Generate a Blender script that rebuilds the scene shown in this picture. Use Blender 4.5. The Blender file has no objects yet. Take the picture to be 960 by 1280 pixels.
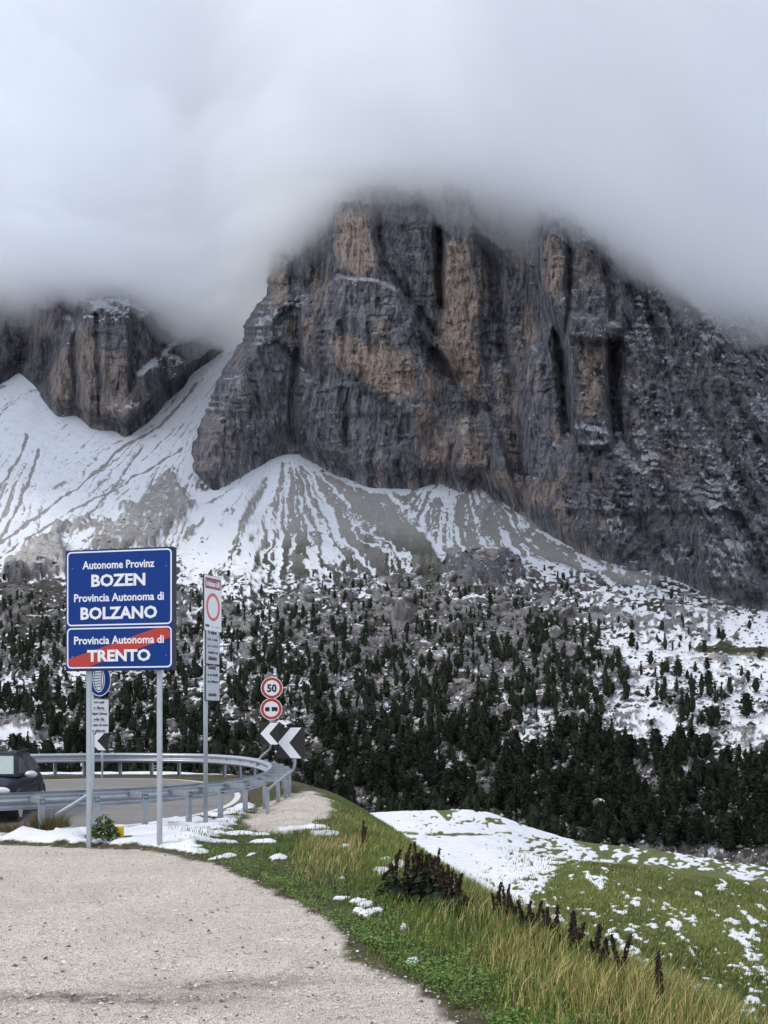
import bpy, bmesh, math, random
import numpy as np
from mathutils import Vector, Matrix

random.seed(7); RNG = np.random.default_rng(7)
scene = bpy.context.scene
COL = scene.collection
R = math.radians

# ---------------------------------------------------------------- camera
F, CX, HZ, CAMZ = 1300.0, 480.0, 915.0, 1.85      # survey numbers of the photograph: focal length, axis, horizon, eye height
cd = bpy.data.cameras.new('camera'); cam = bpy.data.objects.new('camera', cd); COL.objects.link(cam)
cam.location = (0, 0, CAMZ); cam.rotation_euler = (R(90), 0, 0)
cd.sensor_width = 36; cd.lens = F / 1280 * 36; cd.shift_y = (HZ - 640) / 1280
cd.clip_start = 0.1; cd.clip_end = 12000
scene.camera = cam
scene.render.resolution_x, scene.render.resolution_y = 768, 1024

# ---------------------------------------------------------------- world, sun, exposure
SUN_EL, SUN_AZ = R(40), R(-112)        # azimuth from +Y towards +X (minus: left of the view)
w = bpy.data.worlds.new('World'); scene.world = w; w.use_nodes = True
nt = w.node_tree; nt.nodes.clear()
out = nt.nodes.new('ShaderNodeOutputWorld'); bg = nt.nodes.new('ShaderNodeBackground')
sky = nt.nodes.new('ShaderNodeTexSky'); sky.sky_type = 'NISHITA'; sky.sun_disc = False
sky.sun_elevation = SUN_EL; sky.sun_rotation = SUN_AZ; sky.altitude = 2200; sky.air_density = 1.0; sky.dust_density = 1.5
tcn = nt.nodes.new('ShaderNodeTexCoord')
mp = nt.nodes.new('ShaderNodeMapping'); mp.inputs['Scale'].default_value = (1.2, 1.2, 3.0)
nz = nt.nodes.new('ShaderNodeTexNoise'); nz.inputs['Scale'].default_value = 2.2; nz.inputs['Detail'].default_value = 5
rp = nt.nodes.new('ShaderNodeValToRGB')
rp.color_ramp.elements[0].position = 0.3; rp.color_ramp.elements[0].color = (8.6, 9.1, 10.4, 1)
rp.color_ramp.elements[1].position = 0.72; rp.color_ramp.elements[1].color = (11.2, 11.5, 12.4, 1)
mx = nt.nodes.new('ShaderNodeMix'); mx.data_type = 'RGBA'; mx.inputs[0].default_value = 0.93
nt.links.new(tcn.outputs['Generated'], mp.inputs['Vector']); nt.links.new(mp.outputs[0], nz.inputs['Vector'])
nt.links.new(nz.outputs['Fac'], rp.inputs['Fac'])
nt.links.new(sky.outputs[0], mx.inputs[6]); nt.links.new(rp.outputs[0], mx.inputs[7])
nt.links.new(mx.outputs[2], bg.inputs['Color']); bg.inputs['Strength'].default_value = 0.072
nt.links.new(bg.outputs[0], out.inputs[0])

sl = bpy.data.lights.new('sun', 'SUN'); sl.energy = 1.5; sl.angle = R(12); sl.color = (1.0, 0.93, 0.84)
so = bpy.data.objects.new('sun', sl); COL.objects.link(so)
sd = Vector((math.sin(SUN_AZ) * math.cos(SUN_EL), math.cos(SUN_AZ) * math.cos(SUN_EL), math.sin(SUN_EL)))
so.rotation_euler = sd.to_track_quat('Z', 'Y').to_euler()
so.location = (0, 0, 50)

scene.view_settings.view_transform = 'Standard'; scene.view_settings.look = 'None'
scene.view_settings.exposure = 0.45; scene.view_settings.gamma = 1.0
scene.cycles.use_denoising = True
scene.cycles.max_bounces = 26; scene.cycles.diffuse_bounces = 3; scene.cycles.glossy_bounces = 2
scene.cycles.volume_bounces = 24; scene.cycles.transparent_max_bounces = 8
scene.cycles.use_adaptive_sampling = True

# ---------------------------------------------------------------- numpy helpers
def _hash(ix, iy, iz, seed):
    h = (ix.astype(np.int64) * 374761393 + iy.astype(np.int64) * 668265263 + iz.astype(np.int64) * 2147483647 + seed * 974711) & 0xffffffff
    h = ((h ^ (h >> 13)) * 1274126177) & 0xffffffff
    h = ((h ^ (h >> 16)) * 2246822519) & 0xffffffff
    return ((h ^ (h >> 15)) & 0xffff) / 65535.0
def vnoise(x, y, z=0.0, seed=0):
    """value noise in [-1, 1]"""
    x, y, z = np.broadcast_arrays(np.asarray(x, float), np.asarray(y, float), np.asarray(z, float))
    x0, y0, z0 = np.floor(x), np.floor(y), np.floor(z)
    fx, fy, fz = x - x0, y - y0, z - z0
    fx = fx * fx * fx * (fx * (fx * 6 - 15) + 10); fy = fy * fy * fy * (fy * (fy * 6 - 15) + 10); fz = fz * fz * (3 - 2 * fz)
    r = 0
    flat = not np.any(z)
    for dz in ((0,) if flat else (0, 1)):
        wz = 1.0 if flat else (fz if dz else 1 - fz)
        a = _hash(x0, y0, z0 + dz, seed) * (1 - fx) + _hash(x0 + 1, y0, z0 + dz, seed) * fx
        b = _hash(x0, y0 + 1, z0 + dz, seed) * (1 - fx) + _hash(x0 + 1, y0 + 1, z0 + dz, seed) * fx
        r = r + wz * (a * (1 - fy) + b * fy)
    return r * 2 - 1
def fbm(x, y, z=0.0, oct=4, seed=0, gain=0.5):
    r = 0; a = 1.0; t = 0
    for i in range(oct):
        r = r + a * vnoise(x * 2 ** i + 13.7 * i, y * 2 ** i + 7.1 * i, z * 2 ** i, seed + i); t += a; a *= gain
    return r / t
def ridged(x, y, z=0.0, oct=3, seed=0):
    r = 0; a = 1.0; t = 0
    for i in range(oct):
        r = r + a * (1 - 2 * np.abs(vnoise(x * 2 ** i + 3.3 * i, y * 2 ** i, z, seed + i))); t += a; a *= 0.5
    return r / t
def sstep(a, b, x):
    t = np.clip((x - a) / (b - a), 0, 1); return t * t * (3 - 2 * t)
def seg_dist(px, py, pts):
    d = np.full(np.shape(px), 1e9)
    for (ax, ay), (bx, by) in zip(pts[:-1], pts[1:]):
        vx, vy = bx - ax, by - ay
        t = np.clip(((px - ax) * vx + (py - ay) * vy) / (vx * vx + vy * vy + 1e-9), 0, 1)
        d = np.minimum(d, np.hypot(px - ax - t * vx, py - ay - t * vy))
    return d
def poly_sd(px, py, poly):
    """signed distance, positive inside"""
    d = seg_dist(px, py, poly + [poly[0]])
    ins = np.zeros(np.shape(px), bool)
    n = len(poly)
    for i in range(n):
        ax, ay = poly[i]; bx, by = poly[(i + 1) % n]
        if ay == by: continue
        c = ((ay > py) != (by > py)) & (px < (bx - ax) * (py - ay) / (by - ay) + ax)
        ins ^= c
    return np.where(ins, d, -d)
def pmask(px, py, poly, soft=6.0):
    return sstep(-soft, soft, poly_sd(px, py, poly))
def at(px, py, D):
    return np.array([(px - CX) / F * D, D, CAMZ + (HZ - py) / F * D])

# ---------------------------------------------------------------- mesh helpers
def tag(o, label=None, cat=None, group=None, kind=None):
    if label: o['label'] = label
    if cat: o['category'] = cat
    if group: o['group'] = group
    if kind: o['kind'] = kind
    return o
def link(name, me, mat=None, parent=None, smooth=False):
    o = bpy.data.objects.new(name, me); COL.objects.link(o)
    if mat and not me.materials: me.materials.append(mat)
    if parent: o.parent = parent
    if smooth: me.polygons.foreach_set('use_smooth', np.ones(len(me.polygons), bool))
    return o
def np_mesh(name, V, Fc, attrs=None):
    """V (n,3), Fc (m,k) faces of one size"""
    me = bpy.data.meshes.new(name)
    V = np.asarray(V, np.float32); Fc = np.asarray(Fc, np.int32); m, k = Fc.shape
    me.vertices.add(len(V)); me.vertices.foreach_set('co', V.ravel())
    me.loops.add(m * k); me.loops.foreach_set('vertex_index', Fc.ravel())
    me.polygons.add(m); me.polygons.foreach_set('loop_start', np.arange(0, m * k, k, dtype=np.int32))
    me.update(calc_edges=True)
    for an, (typ, arr) in (attrs or {}).items():
        a = me.attributes.new(an, typ, 'POINT')
        arr = np.asarray(arr, np.float32)
        a.data.foreach_set('color' if typ == 'FLOAT_COLOR' else 'value', arr.ravel())
    return me
def grid_faces(nr, nc, flip=False):
    i = np.arange(nr - 1)[:, None] * nc + np.arange(nc - 1)[None, :]
    i = i.ravel()
    f = np.stack([i, i + 1, i + nc + 1, i + nc], 1)
    return f[:, ::-1] if flip else f
def rgba(r, g, b):
    return np.stack([r, g, b, np.ones_like(r)], -1).reshape(-1, 4)

# ---------------------------------------------------------------- material helpers
class NT:
    def __init__(s, name):
        s.m = bpy.data.materials.new(name); s.m.use_nodes = True; s.t = s.m.node_tree
        s.b = s.t.nodes['Principled BSDF']; s.o = s.t.nodes['Material Output']
    def n(s, typ, **kw):
        nd = s.t.nodes.new('ShaderNode' + typ)
        for k, v in kw.items():
            if k in nd.inputs.keys(): nd.inputs[k].default_value = v
            else: setattr(nd, k, v)
        return nd
    def l(s, a, b): s.t.links.new(a, b)
    def coord(s, scale=(1, 1, 1), rot=(0, 0, 0)):
        c = s.n('TexCoord'); m = s.n('Mapping'); m.inputs['Scale'].default_value = scale; m.inputs['Rotation'].default_value = rot
        s.l(c.outputs['Object'], m.inputs['Vector']); return m.outputs[0]
    def noise(s, co, scale, detail=4, rough=0.55, dist=0.0):
        q = s.n('TexNoise'); q.inputs['Scale'].default_value = scale; q.inputs['Detail'].default_value = detail
        q.inputs['Roughness'].default_value = rough; q.inputs['Distortion'].default_value = dist
        s.l(co, q.inputs['Vector']); return q.outputs['Fac']
    def ramp(s, fac, *st):
        r = s.n('ValToRGB'); e = r.color_ramp.elements
        while len(e) < len(st): e.new(0.5)
        for i, (p, c) in enumerate(st):
            e[i].position = p; e[i].color = (c if len(c) == 4 else (*c, 1)) if hasattr(c, '__len__') else (c, c, c, 1)
        s.l(fac, r.inputs['Fac']); return r.outputs[0]
    def mix(s, fac, a, b):
        m = s.n('Mix', data_type='RGBA')
        for i, v in ((0, fac), (6, a), (7, b)):
            if hasattr(v, 'is_linked') or hasattr(v, 'links'): s.l(v, m.inputs[i])
            elif i == 0: m.inputs[0].default_value = v
            else: m.inputs[i].default_value = (*v, 1)
        return m.outputs[2]
    def math(s, op, a, b=None, clamp=False):
        m = s.n('Math', operation=op); m.use_clamp = clamp
        for i, v in ((0, a), (1, b)):
            if v is None: continue
            if hasattr(v, 'links'): s.l(v, m.inputs[i])
            else: m.inputs[i].default_value = v
        return m.outputs[0]
    def attr(s, name):
        a = s.n('Attribute', attribute_name=name); return a
    def sep(s, c):
        q = s.n('SeparateColor'); s.l(c, q.inputs[0]); return q.outputs
    def bump(s, h, dist, strength=1.0, normal=None):
        q = s.n('Bump'); q.inputs['Distance'].default_value = dist; q.inputs['Strength'].default_value = strength
        s.l(h, q.inputs['Height'])
        if normal: s.l(normal, q.inputs['Normal'])
        return q.outputs[0]
    def done(s, color=None, rough=0.9, normal=None, spec=0.3, metal=0.0):
        if color is not None:
            if hasattr(color, 'links'): s.l(color, s.b.inputs['Base Color'])
            else: s.b.inputs['Base Color'].default_value = (*color, 1)
        if hasattr(rough, 'links'): s.l(rough, s.b.inputs['Roughness'])
        else: s.b.inputs['Roughness'].default_value = rough
        s.b.inputs['Specular IOR Level'].default_value = spec; s.b.inputs['Metallic'].default_value = metal
        if normal is not None: s.l(normal, s.b.inputs['Normal'])
        return s.m
# ================================================================ FAR SETTING
# contour of the ground's upper edge where it meets the rock walls, and profile of the valley side
FOOT_X = [-200, -60, 0, 25, 48, 70, 95, 115, 160, 205, 232, 245, 285, 300, 330, 358, 380, 420, 455, 480, 520, 548, 575, 600, 640, 680, 730, 780, 830, 880, 925, 960, 1010, 1120]
FOOT_Y = [500, 500, 480, 465, 488, 515, 512, 530, 535, 500, 478, 460, 432, 432, 540, 561, 566, 588, 602, 605, 607, 597, 606, 603, 628, 660, 690, 705, 715, 738, 752, 757, 770, 790]
PROF_Y = [400, 480, 562, 620, 700, 740, 780, 850, 915, 1000, 1060, 1100, 1150]
PROF_D = [1850, 1640, 1380, 1220, 980, 850, 740, 590, 480, 400, 350, 318, 290]
def prof(py): return np.interp(py, PROF_Y, PROF_D)

def build_hillside():
    nc, nr = 800, 500
    px = np.linspace(-190, 1130, nc)[None, :].repeat(nr, 0)
    top = np.interp(px[0], FOOT_X, FOOT_Y)
    top = np.convolve(np.pad(top, 3, 'edge'), np.ones(7) / 7, 'valid') - 9
    t = np.linspace(0, 1, nr)[:, None]
    # denser rows high up, where a row covers more ground
    py = top[None, :] + (1150 - top[None, :]) * t ** 1.1
    D = prof(py)
    # cones bulge towards the valley under the gullies that feed them
    for ax, ay, wd, am in ((358, 562, 75, 55), (548, 597, 40, 22), (598, 600, 35, 18), (740, 690, 90, 20)):
        g = np.exp(-((px - ax) / (wd * (0.35 + np.clip(py - ay, 0, 200) / 160))) ** 2) * sstep(0, 60, py - ay) * sstep(250, 130, py - ay)
        D = D - am * g
    X = (px - CX) / F * D; Z = CAMZ + (HZ - py) / F * D; Y = D.copy()
    # ---- masks
    P, Q = px, py
    edge = np.clip((py - top[None, :] - 9) / 25, 0, 1)
    warpx = 14 * fbm(P / 40, Q / 40, seed=3); warpy = 10 * fbm(P / 40, Q / 40, seed=5)
    def streak(ax, ay, freq, rlen, seed, th, soft=0.1, warp=0.02):
        dx, dy = P - ax, Q - ay; r = np.hypot(dx, dy)
        a = np.arctan2(dx, np.maximum(dy, 1e-3)) + warp * fbm(P / 30, Q / 30, seed=seed + 9)
        n = 0.6 * vnoise(a * freq, r / rlen, seed=seed) + 0.4 * vnoise(a * freq * 2.7, r / rlen * 1.5, seed=seed + 1) + 0.22 * vnoise(P / 3.0, Q / 3.0, seed=seed + 4)
        return n - th
    # general mosaic of thin snow between stones and turf
    mos = 0.45 * fbm(P / 16, Q / 9, seed=11, oct=3) + 0.95 * fbm(P / 4.2, Q / 2.4, seed=12, oct=3)
    densX = [-200, 0, 80, 250, 420, 560, 700, 760, 820, 900, 960, 1150]
    rows = [(690, [.55, .55, .2, .3, .95, .9, 1.0, .62, .55, .55, .6, .65]),
            (725, [.2, .1, .0, .42, .6, .1, .45, .55, .52, .5, .55, .6]),
            (760, [-.1, -.1, .0, .35, .1, -.2, .05, .45, .5, .55, .6, .6]),
            (800, [0, .0, .1, .3, -.15, -.3, -.25, .6, .7, .8, .9, 1.0]),
            (850, [.15, .1, .2, .3, -.1, -.1, .05, .45, .6, .75, .9, .9]),
            (900, [.5, .5, .15, .1, 0, .1, .3, .5, .7, .5, .9, .9]),
            (950, [.3, .2, .1, 0, -.1, 0, .2, .2, .3, .2, .4, .4]),
            (1010, [0, 0, 0, 0, -.3, -.3, -.2, -.2, -.2, 0, 0, 0]),
            (1100, [0] * 12)]
    ry = [r[0] for r in rows]; tab = np.array([np.interp(px[0], densX, r[1]) for r in rows])   # (rows, nc)
    dens = np.zeros_like(P)
    k = np.clip(np.searchsorted(ry, Q, side='right') - 1, 0, len(ry) - 2)
    ya = np.array(ry)[k]; yb = np.array(ry)[k + 1]; f = np.clip((Q - ya) / (yb - ya), 0, 1)
    ci = np.arange(nc)[None, :].repeat(nr, 0)
    dens = tab[k, ci] * (1 - f) + tab[k + 1, ci] * f
    snow = sstep(-0.28, 0.28, mos + dens - 0.40 + .14 * sstep(770, 830, Q) * sstep(980, 940, Q))
    # upper slopes: streaked snow
    up = sstep(715, 665, Q + 0.6 * warpy)
    left = sstep(262, 225, P + warpx * .5) * up + sstep(0, 1, (P < 300) & (Q < 600)) * 0
    left = np.maximum(left, sstep(612, 592, Q) * (P < 302))
    left = np.clip(left, 0, 1) * np.where(Q < 720, 1, 0)
    sA = streak(345, 385, 120, 60, 21, -0.20, warp=.03); sB = streak(110, 430, 60, 45, 27, -0.22, warp=.03)
    wB = sstep(95, 40, P) * sstep(480, 540, Q)
    sl = .30 + .70 * sstep(-0.30, 0.38, sA * (1 - wB) + sB * wB + 0.12 * sstep(620, 500, Q) + .10 + .34 * fbm(P / 3.2, Q / 2.4, seed=29, oct=2) + .3 * fbm(P / 28, Q / 18, seed=28))
    # a few long dark rills
    for pts, ww in ((([(246, 478), (205, 530), (150, 565), (60, 640), (-40, 700)]), 1.6), (([(228, 560), (150, 610), (60, 660), (-40, 715)]), 1.2), (([(50, 560), (25, 630), (-10, 690)]), 2.0), ([(35, 540), (10, 600), (-20, 640)], 1.6), ([(180, 560), (120, 640), (40, 690)], .9)):
        d = seg_dist(P + .4 * warpx, Q + .4 * warpy, pts); sl = np.minimum(sl, sstep(ww * .6, ww * 1.6, d + 1.2 * (vnoise(P / 5, Q / 5, seed=2) )))
    snow = snow * (1 - left) + sl * left
    c1 = sstep(0, 12, poly_sd(P + .3 * warpx, Q, [(358, 556), (440, 604), (500, 612), (520, 640), (560, 700), (560, 745), (215, 745), (222, 690), (232, 610), (262, 606), (300, 590)]))
    a1 = np.arctan2(P - 358, np.maximum(Q - 545, 1)); r1 = Q - 556
    aw = a1 + .085 * fbm(P / 24, Q / 24, seed=37) + .03 * fbm(P / 6, Q / 6, seed=36)
    lowf = vnoise(aw * 6.5, r1 / 200, seed=31); midf = vnoise(aw * 17, r1 / 110, seed=32); hif = vnoise(aw * 44, r1 / 60, seed=33); vh = vnoise(aw * 95, r1 / 30, seed=34)
    kk = sstep(20, 150, r1)
    st1 = lowf * (.12 + .18 * kk) + midf * (.25 + .38 * kk) + hif * (.46 - .08 * kk) + vh * (.26 - .04 * kk) + .38 * fbm(P / 3.5, Q / 4.5, seed=39, oct=3) + .26 * fbm(P / 26, Q / 16, seed=40)
    st1 = st1 + 0.30 * sstep(-0.10, -0.8, a1) + 0.50 * sstep(45, 0, r1) - 0.26 * sstep(-0.1, 0.5, a1) * sstep(0, 60, r1) + .11
    s1 = sstep(-0.24, 0.26, st1)
    # outer talus blends into mosaic
    lo = sstep(755, 700, Q + warpy)
    c1 = c1 * lo
    snow = snow * (1 - c1) + s1 * c1
    c2 = sstep(0, 14, poly_sd(P + .3 * warpx, Q, [(470, 600), (548, 592), (600, 598), (660, 640), (760, 695), (850, 722), (800, 740), (700, 712), (640, 700), (560, 705), (520, 660)])) * (1 - c1)
    st2 = .8 * streak(560, 560, 26, 40, 41, 0.0, warp=.08) + .3 * fbm(P / 14, Q / 8, seed=49, oct=3) - .10 + 0.45 * sstep(635, 602, Q) - 0.05
    st2 = st2 + 0.55 * sstep(620, 700, P) * (0.05 + 1.2 * fbm((Q - P * .55) / 5, (P + Q) / 40, seed=44, oct=3))
    snow = snow * (1 - c2) + sstep(-0.25, 0.25, st2 + .35 * fbm(P / 3.0, Q / 2.4, seed=48, oct=2)) * c2
    for poly, v in (([(768, 893), (785, 885), (815, 890), (842, 893), (846, 915), (835, 922), (815, 935), (800, 925), (775, 905)], 1.0),
                    ([(0, 905), (20, 902), (42, 912), (45, 930), (0, 930), (-30, 925)], .95), ([(42, 932), (60, 922), (85, 930), (60, 945), (30, 948)], .95),
                    ([(845, 950), (900, 945), (890, 965), (850, 970)], .9), ([(905, 880), (960, 870), (1000, 940), (960, 940), (920, 920)], .8)):
        g = pmask(P + .3 * warpx, Q + .3 * warpy, poly, 3); snow = np.maximum(snow, g * v * sstep(-.75, -.45, mos))
    # bare rock steps
    rock = np.zeros_like(P)
    lump = np.zeros_like(P)
    for poly, h in (([(196, 600), (214, 590), (240, 640), (222, 660), (190, 690), (140, 690), (110, 690), (122, 668), (160, 648), (150, 640), (180, 625)], 10),
                    ([(60, 668), (80, 652), (110, 655), (95, 668), (70, 676)], 8), ([(112, 655), (128, 650), (132, 660), (112, 664)], 6),
                    ([(5, 715), (20, 692), (45, 680), (80, 678), (84, 720), (40, 722), (10, 728)], 14),
                    ([(545, 715), (575, 698), (610, 692), (650, 700), (652, 722), (600, 730), (560, 728)], 12),
                    ([(600, 622), (625, 628), (622, 640), (600, 640)], 6), ([(590, 606), (600, 610), (618, 625), (605, 625)], 5),
                    ([(640, 628), (700, 655), (735, 690), (690, 672), (655, 650)], 3),
                    ([(765, 678), (800, 690), (842, 718), (838, 722), (790, 700)], 4)):
        sdv = poly_sd(P + .5 * warpx, Q + .5 * warpy, poly) + 9 * fbm(P / 9, Q / 6, seed=62, oct=3)
        g = sstep(-4, 5, sdv); rock = np.maximum(rock, g); lump += h * sstep(-3, 7, sdv)
    bf = sstep(690, 760, Q) * sstep(0.0, 0.5, fbm(P / 30, Q / 20, seed=61) + 0.25 + .4 * sstep(340, 430, P) * sstep(780, 700, P) * sstep(940, 860, Q))
    brk = ridged(P / 11, Q / 7, seed=63, oct=3)
    rock2 = bf * sstep(0.05, 0.35, brk)
    snow = snow * (1 - rock * np.clip(.72 + .5 * fbm(P / 5, Q / 3, seed=64, oct=3), 0, 1)) * (1 - 0.70 * rock2)
    # green turf between the snow, low on the cone and on the hill
    green = .8 * sstep(650, 705, Q) * sstep(770, 730, Q) * sstep(-.25, .15, fbm(P / 14, Q / 22, seed=71)) * c1
    green = np.maximum(green, .5 * sstep(730, 800, Q) * sstep(.1, .4, fbm(P / 26, Q / 12, seed=73)) * (1 - rock2))
    gp = pmask(P, Q + .2 * warpy, [(862, 806), (900, 806), (962, 812), (1100, 815), (1100, 822), (935, 824), (880, 816)], 2)
    green = np.maximum(green, gp); snow = snow * (1 - .85 * gp)
    dp = seg_dist(P, Q, [(735, 841), (790, 838), (830, 833), (870, 826), (935, 822), (1100, 820)])
    path = sstep(2.4, 1.2, dp) * (0.6 + .4 * vnoise(P / 8, Q / 8, seed=5)); path = np.maximum(path, .5 * sstep(2, 1, seg_dist(P, Q, [(440, 852), (520, 850), (610, 853), (700, 845)])))
    snow = snow * (1 - path)
    # ---- relief in metres, along the vertical
    e2 = edge
    Z += e2 * (5.0 * fbm(X / 90, Y / 90, seed=81) + 1.8 * fbm(X / 22, Y / 22, seed=82, oct=3))
    Z += lump * 0.8 * (1 + .35 * fbm(X / 9, Y / 9, seed=84)) * e2
    Z += 3.2 * bf * np.clip(brk, -.2, 1) * e2 + 0.35 * (1 - snow) * vnoise(X / 2.3, Y / 2.3, seed=85)
    Z += c1 * (1.3 * (s1 - .5)) * e2 * -1.0 + left * 0.7 * (sl - .5)
    dpp = 1.8 * fbm(P / 14, Q / 14, seed=86) * sstep(0, .6, rock) * 2
    Y -= dpp
    tone = np.clip(0.5 + 0.5 * fbm(P / 20, Q / 12, seed=91), 0, 1)  # random tone patches, weighting the warm rock colour
    V = np.stack([X, Y, Z], -1).reshape(-1, 3)
    warm = np.maximum.reduce([pmask(P, Q, [(0, 715), (20, 690), (45, 678), (82, 676), (84, 722)], 5), .8 * c1 * sstep(740, 660, Q + warpy), .7 * c2, .75 * left, path, 0.55 * rock2 * tone])
    me = np_mesh('hillside', V, grid_faces(nr, nc, flip=True), {'mask': ('FLOAT_COLOR', rgba(snow, green, warm)), 'mask2': ('FLOAT_COLOR', rgba(np.maximum(rock, rock2), path, tone))})
    Zs = 0
    m = NT('hillside'); a = m.sep(m.attr('mask').outputs['Color']); b = m.sep(m.attr('mask2').outputs['Color'])
    co = m.coord()
    n1 = m.noise(co, 0.5, 5, .65); n2 = m.noise(co, 0.09, 5, .6)
    soil = m.ramp(n1, (0.3, (.022, .022, .021)), (0.6, (.065, .062, .058)), (.8, (.13, .12, .115)))
    rockc = m.ramp(n1, (0.3, (.036, .038, .046)), (0.55, (.112, .113, .128)), (.75, (.23, .228, .242)))
    warmc = m.ramp(n1, (0.3, (.22, .215, .21)), (0.7, (.47, .455, .44)))
    grn = m.ramp(n2, (0.35, (.028, .034, .02)), (0.65, (.065, .072, .042)))
    c = m.mix(b[0], soil, rockc); c = m.mix(a[2], c, warmc); c = m.mix(a[1], c, grn); 
    sn = m.math('ADD', a[0], m.math('MULTIPLY', m.math('SUBTRACT', m.noise(co, 1.3, 5, .75), 0.5), 1.1))
    sn = m.ramp(sn, (0.34, 0.0), (0.48, .55), (0.68, 1.0))
    c = m.mix(sn, c, (.68, .71, .765))
    c = m.mix(m.math('MULTIPLY', b[1], .9), c, (.34, .30, .25))
    nb = m.bump(m.noise(co, 0.35, 6, .7), 1.3, .7)
    mat = m.done(c, .95, nb, .15)
    o = link('hillside', me, mat, smooth=False); tag(o, kind='structure')
    return o, top, nr, nc
HILL, HTOP, HNR, HNC = build_hillside()

# ---- rock walls
def rock_material(name, base, dark, ochre, fine=1.0):
    m = NT(name); a = m.sep(m.attr('mask').outputs['Color'])
    st = m.coord((1, 1, .24)); co = m.coord(); dg = m.coord((1, 1, .3), (0, R(35), 0))
    n1 = m.noise(st, .10 * fine, 6, .68); n2 = m.noise(st, .45 * fine, 5, .7); n3 = m.noise(co, .03, 4, .6); n4 = m.noise(dg, .12, 5, .7)
    g = m.ramp(m.math('ADD', m.math('MULTIPLY', n1, .6), m.math('MULTIPLY', n4, .4)), (0.38, dark), (0.5, base), (.64, tuple(min(1, v * 1.7) for v in base)))
    och = m.ramp(m.math('ADD', m.math('MULTIPLY', n2, .5), m.math('MULTIPLY', n1, .5)), (0.36, tuple(v * .35 for v in ochre)), (0.5, ochre), (.66, tuple(min(1, v * 1.35) for v in ochre)))
    of = m.ramp(m.math('ADD', m.math('MULTIPLY', m.math('ADD', n1, n3), .55), m.math('MULTIPLY', a[1], .45)), (.62, 0.0), (.90, 1.0))
    c = m.mix(of, g, och)
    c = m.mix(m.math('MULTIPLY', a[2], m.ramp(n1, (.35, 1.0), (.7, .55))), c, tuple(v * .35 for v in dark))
    fn = m.ramp(n2, (.34, .35), (.48, 1.0)); mm = m.n('Mix', data_type='RGBA', blend_type='MULTIPLY'); mm.inputs[0].default_value = .75
    m.l(c, mm.inputs[6]); m.l(fn, mm.inputs[7]); c = mm.outputs[2]
    ck = m.n('TexVoronoi', feature='DISTANCE_TO_EDGE'); ck.inputs['Scale'].default_value = .075; m.l(m.coord((1, 1, .22), (0, R(6), 0)), ck.inputs['Vector'])
    cr = m.ramp(m.math('ADD', ck.outputs['Distance'], m.math('MULTIPLY', m.math('SUBTRACT', n2, .5), .10)), (.0, .25), (.05, 1.0))
    mc = m.n('Mix', data_type='RGBA', blend_type='MULTIPLY'); mc.inputs[0].default_value = .55; m.l(c, mc.inputs[6]); m.l(cr, mc.inputs[7]); c = mc.outputs[2]
    bd = m.noise(m.coord((.12, .12, 1)), .16, 4, .7); c = m.mix(m.ramp(bd, (.56, 0.0), (.66, .35)), c, tuple(min(1, v * 1.5) for v in base))
    fs = m.noise(m.coord((1, 1, .55)), 1.1, 5, .8); fsr = m.ramp(fs, (.36, .38), (.47, .95), (.62, 1.5))
    mf = m.n('Mix', data_type='RGBA', blend_type='MULTIPLY'); mf.inputs[0].default_value = .8; m.l(c, mf.inputs[6]); m.l(fsr, mf.inputs[7]); c = mf.outputs[2]
    # snow on ledges: where the wall lies back
    geo = m.n('NewGeometry'); sx = m.n('SeparateXYZ'); m.l(geo.outputs['Normal'], sx.inputs[0])
    up = m.math('ADD', sx.outputs[2], m.math('MULTIPLY', m.math('SUBTRACT', m.noise(co, .55, 6, .8), .5), 2.3))
    up = m.math('ADD', up, m.math('MULTIPLY', a[0], .9))
    s = m.ramp(up, (.86, 0.0), (1.02, .92))
    s = m.math('MULTIPLY', s, m.ramp(a[0], (0.02, 0.0), (0.25, 1.0)))
    c = m.mix(s, c, (.74, .78, .85))
    vo = m.n('TexVoronoi', feature='F1'); vo.inputs['Scale'].default_value = .17; m.l(m.coord((1, 1, .42)), vo.inputs['Vector'])
    vo2 = m.n('TexVoronoi', feature='F1'); vo2.inputs['Scale'].default_value = .5; m.l(m.coord((1, 1, .5), (0, R(12), 0)), vo2.inputs['Vector'])
    hgt = m.math('ADD', m.math('MULTIPLY', m.noise(st, .16, 8, .72), 1.0), m.math('MULTIPLY', n4, .6))
    hgt = m.math('ADD', hgt, m.math('MULTIPLY', vo.outputs['Distance'], .45)); hgt = m.math('ADD', hgt, m.math('MULTIPLY', vo2.outputs['Distance'], .16))
    nb = m.bump(hgt, 9.0, 1.0); nb = m.bump(fs, 1.8, .9, nb)
    return m.done(c, .9, nb, .2)

CE_X = [-700, -200, 0, 60, 120, 200, 240, 300, 340, 400, 440, 520, 570, 600, 640, 700, 750, 800, 850, 900, 960, 1200, 1700]
CE_Y = [385, 380, 382, 374, 376, 390, 400, 345, 305, 277, 257, 250, 252, 266, 289, 295, 313, 345, 380, 398, 415, 460, 480]
CE_D = [1690, 1670, 1650, 1590, 1520, 1530, 1570, 1480, 1440] + [0] * 14
def sm(a, k=5):
    return np.convolve(np.pad(a, k, 'edge'), np.ones(2 * k + 1) / (2 * k + 1), 'valid')
SIL_Y = [230, 270, 300, 330, 370, 385, 400, 425, 445, 470, 500, 540, 565, 590, 605, 640]
SIL_X = [362, 348, 342, 337, 334, 318, 307, 303, 288, 276, 262, 245, 236, 231, 238, 245]
MF = lambda px: np.interp(px, [-999, 230, 245, 262, 300, 330, 358] + FOOT_X[16:], [600, 590, 602, 606, 590, 574, 561] + FOOT_Y[16:])
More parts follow.
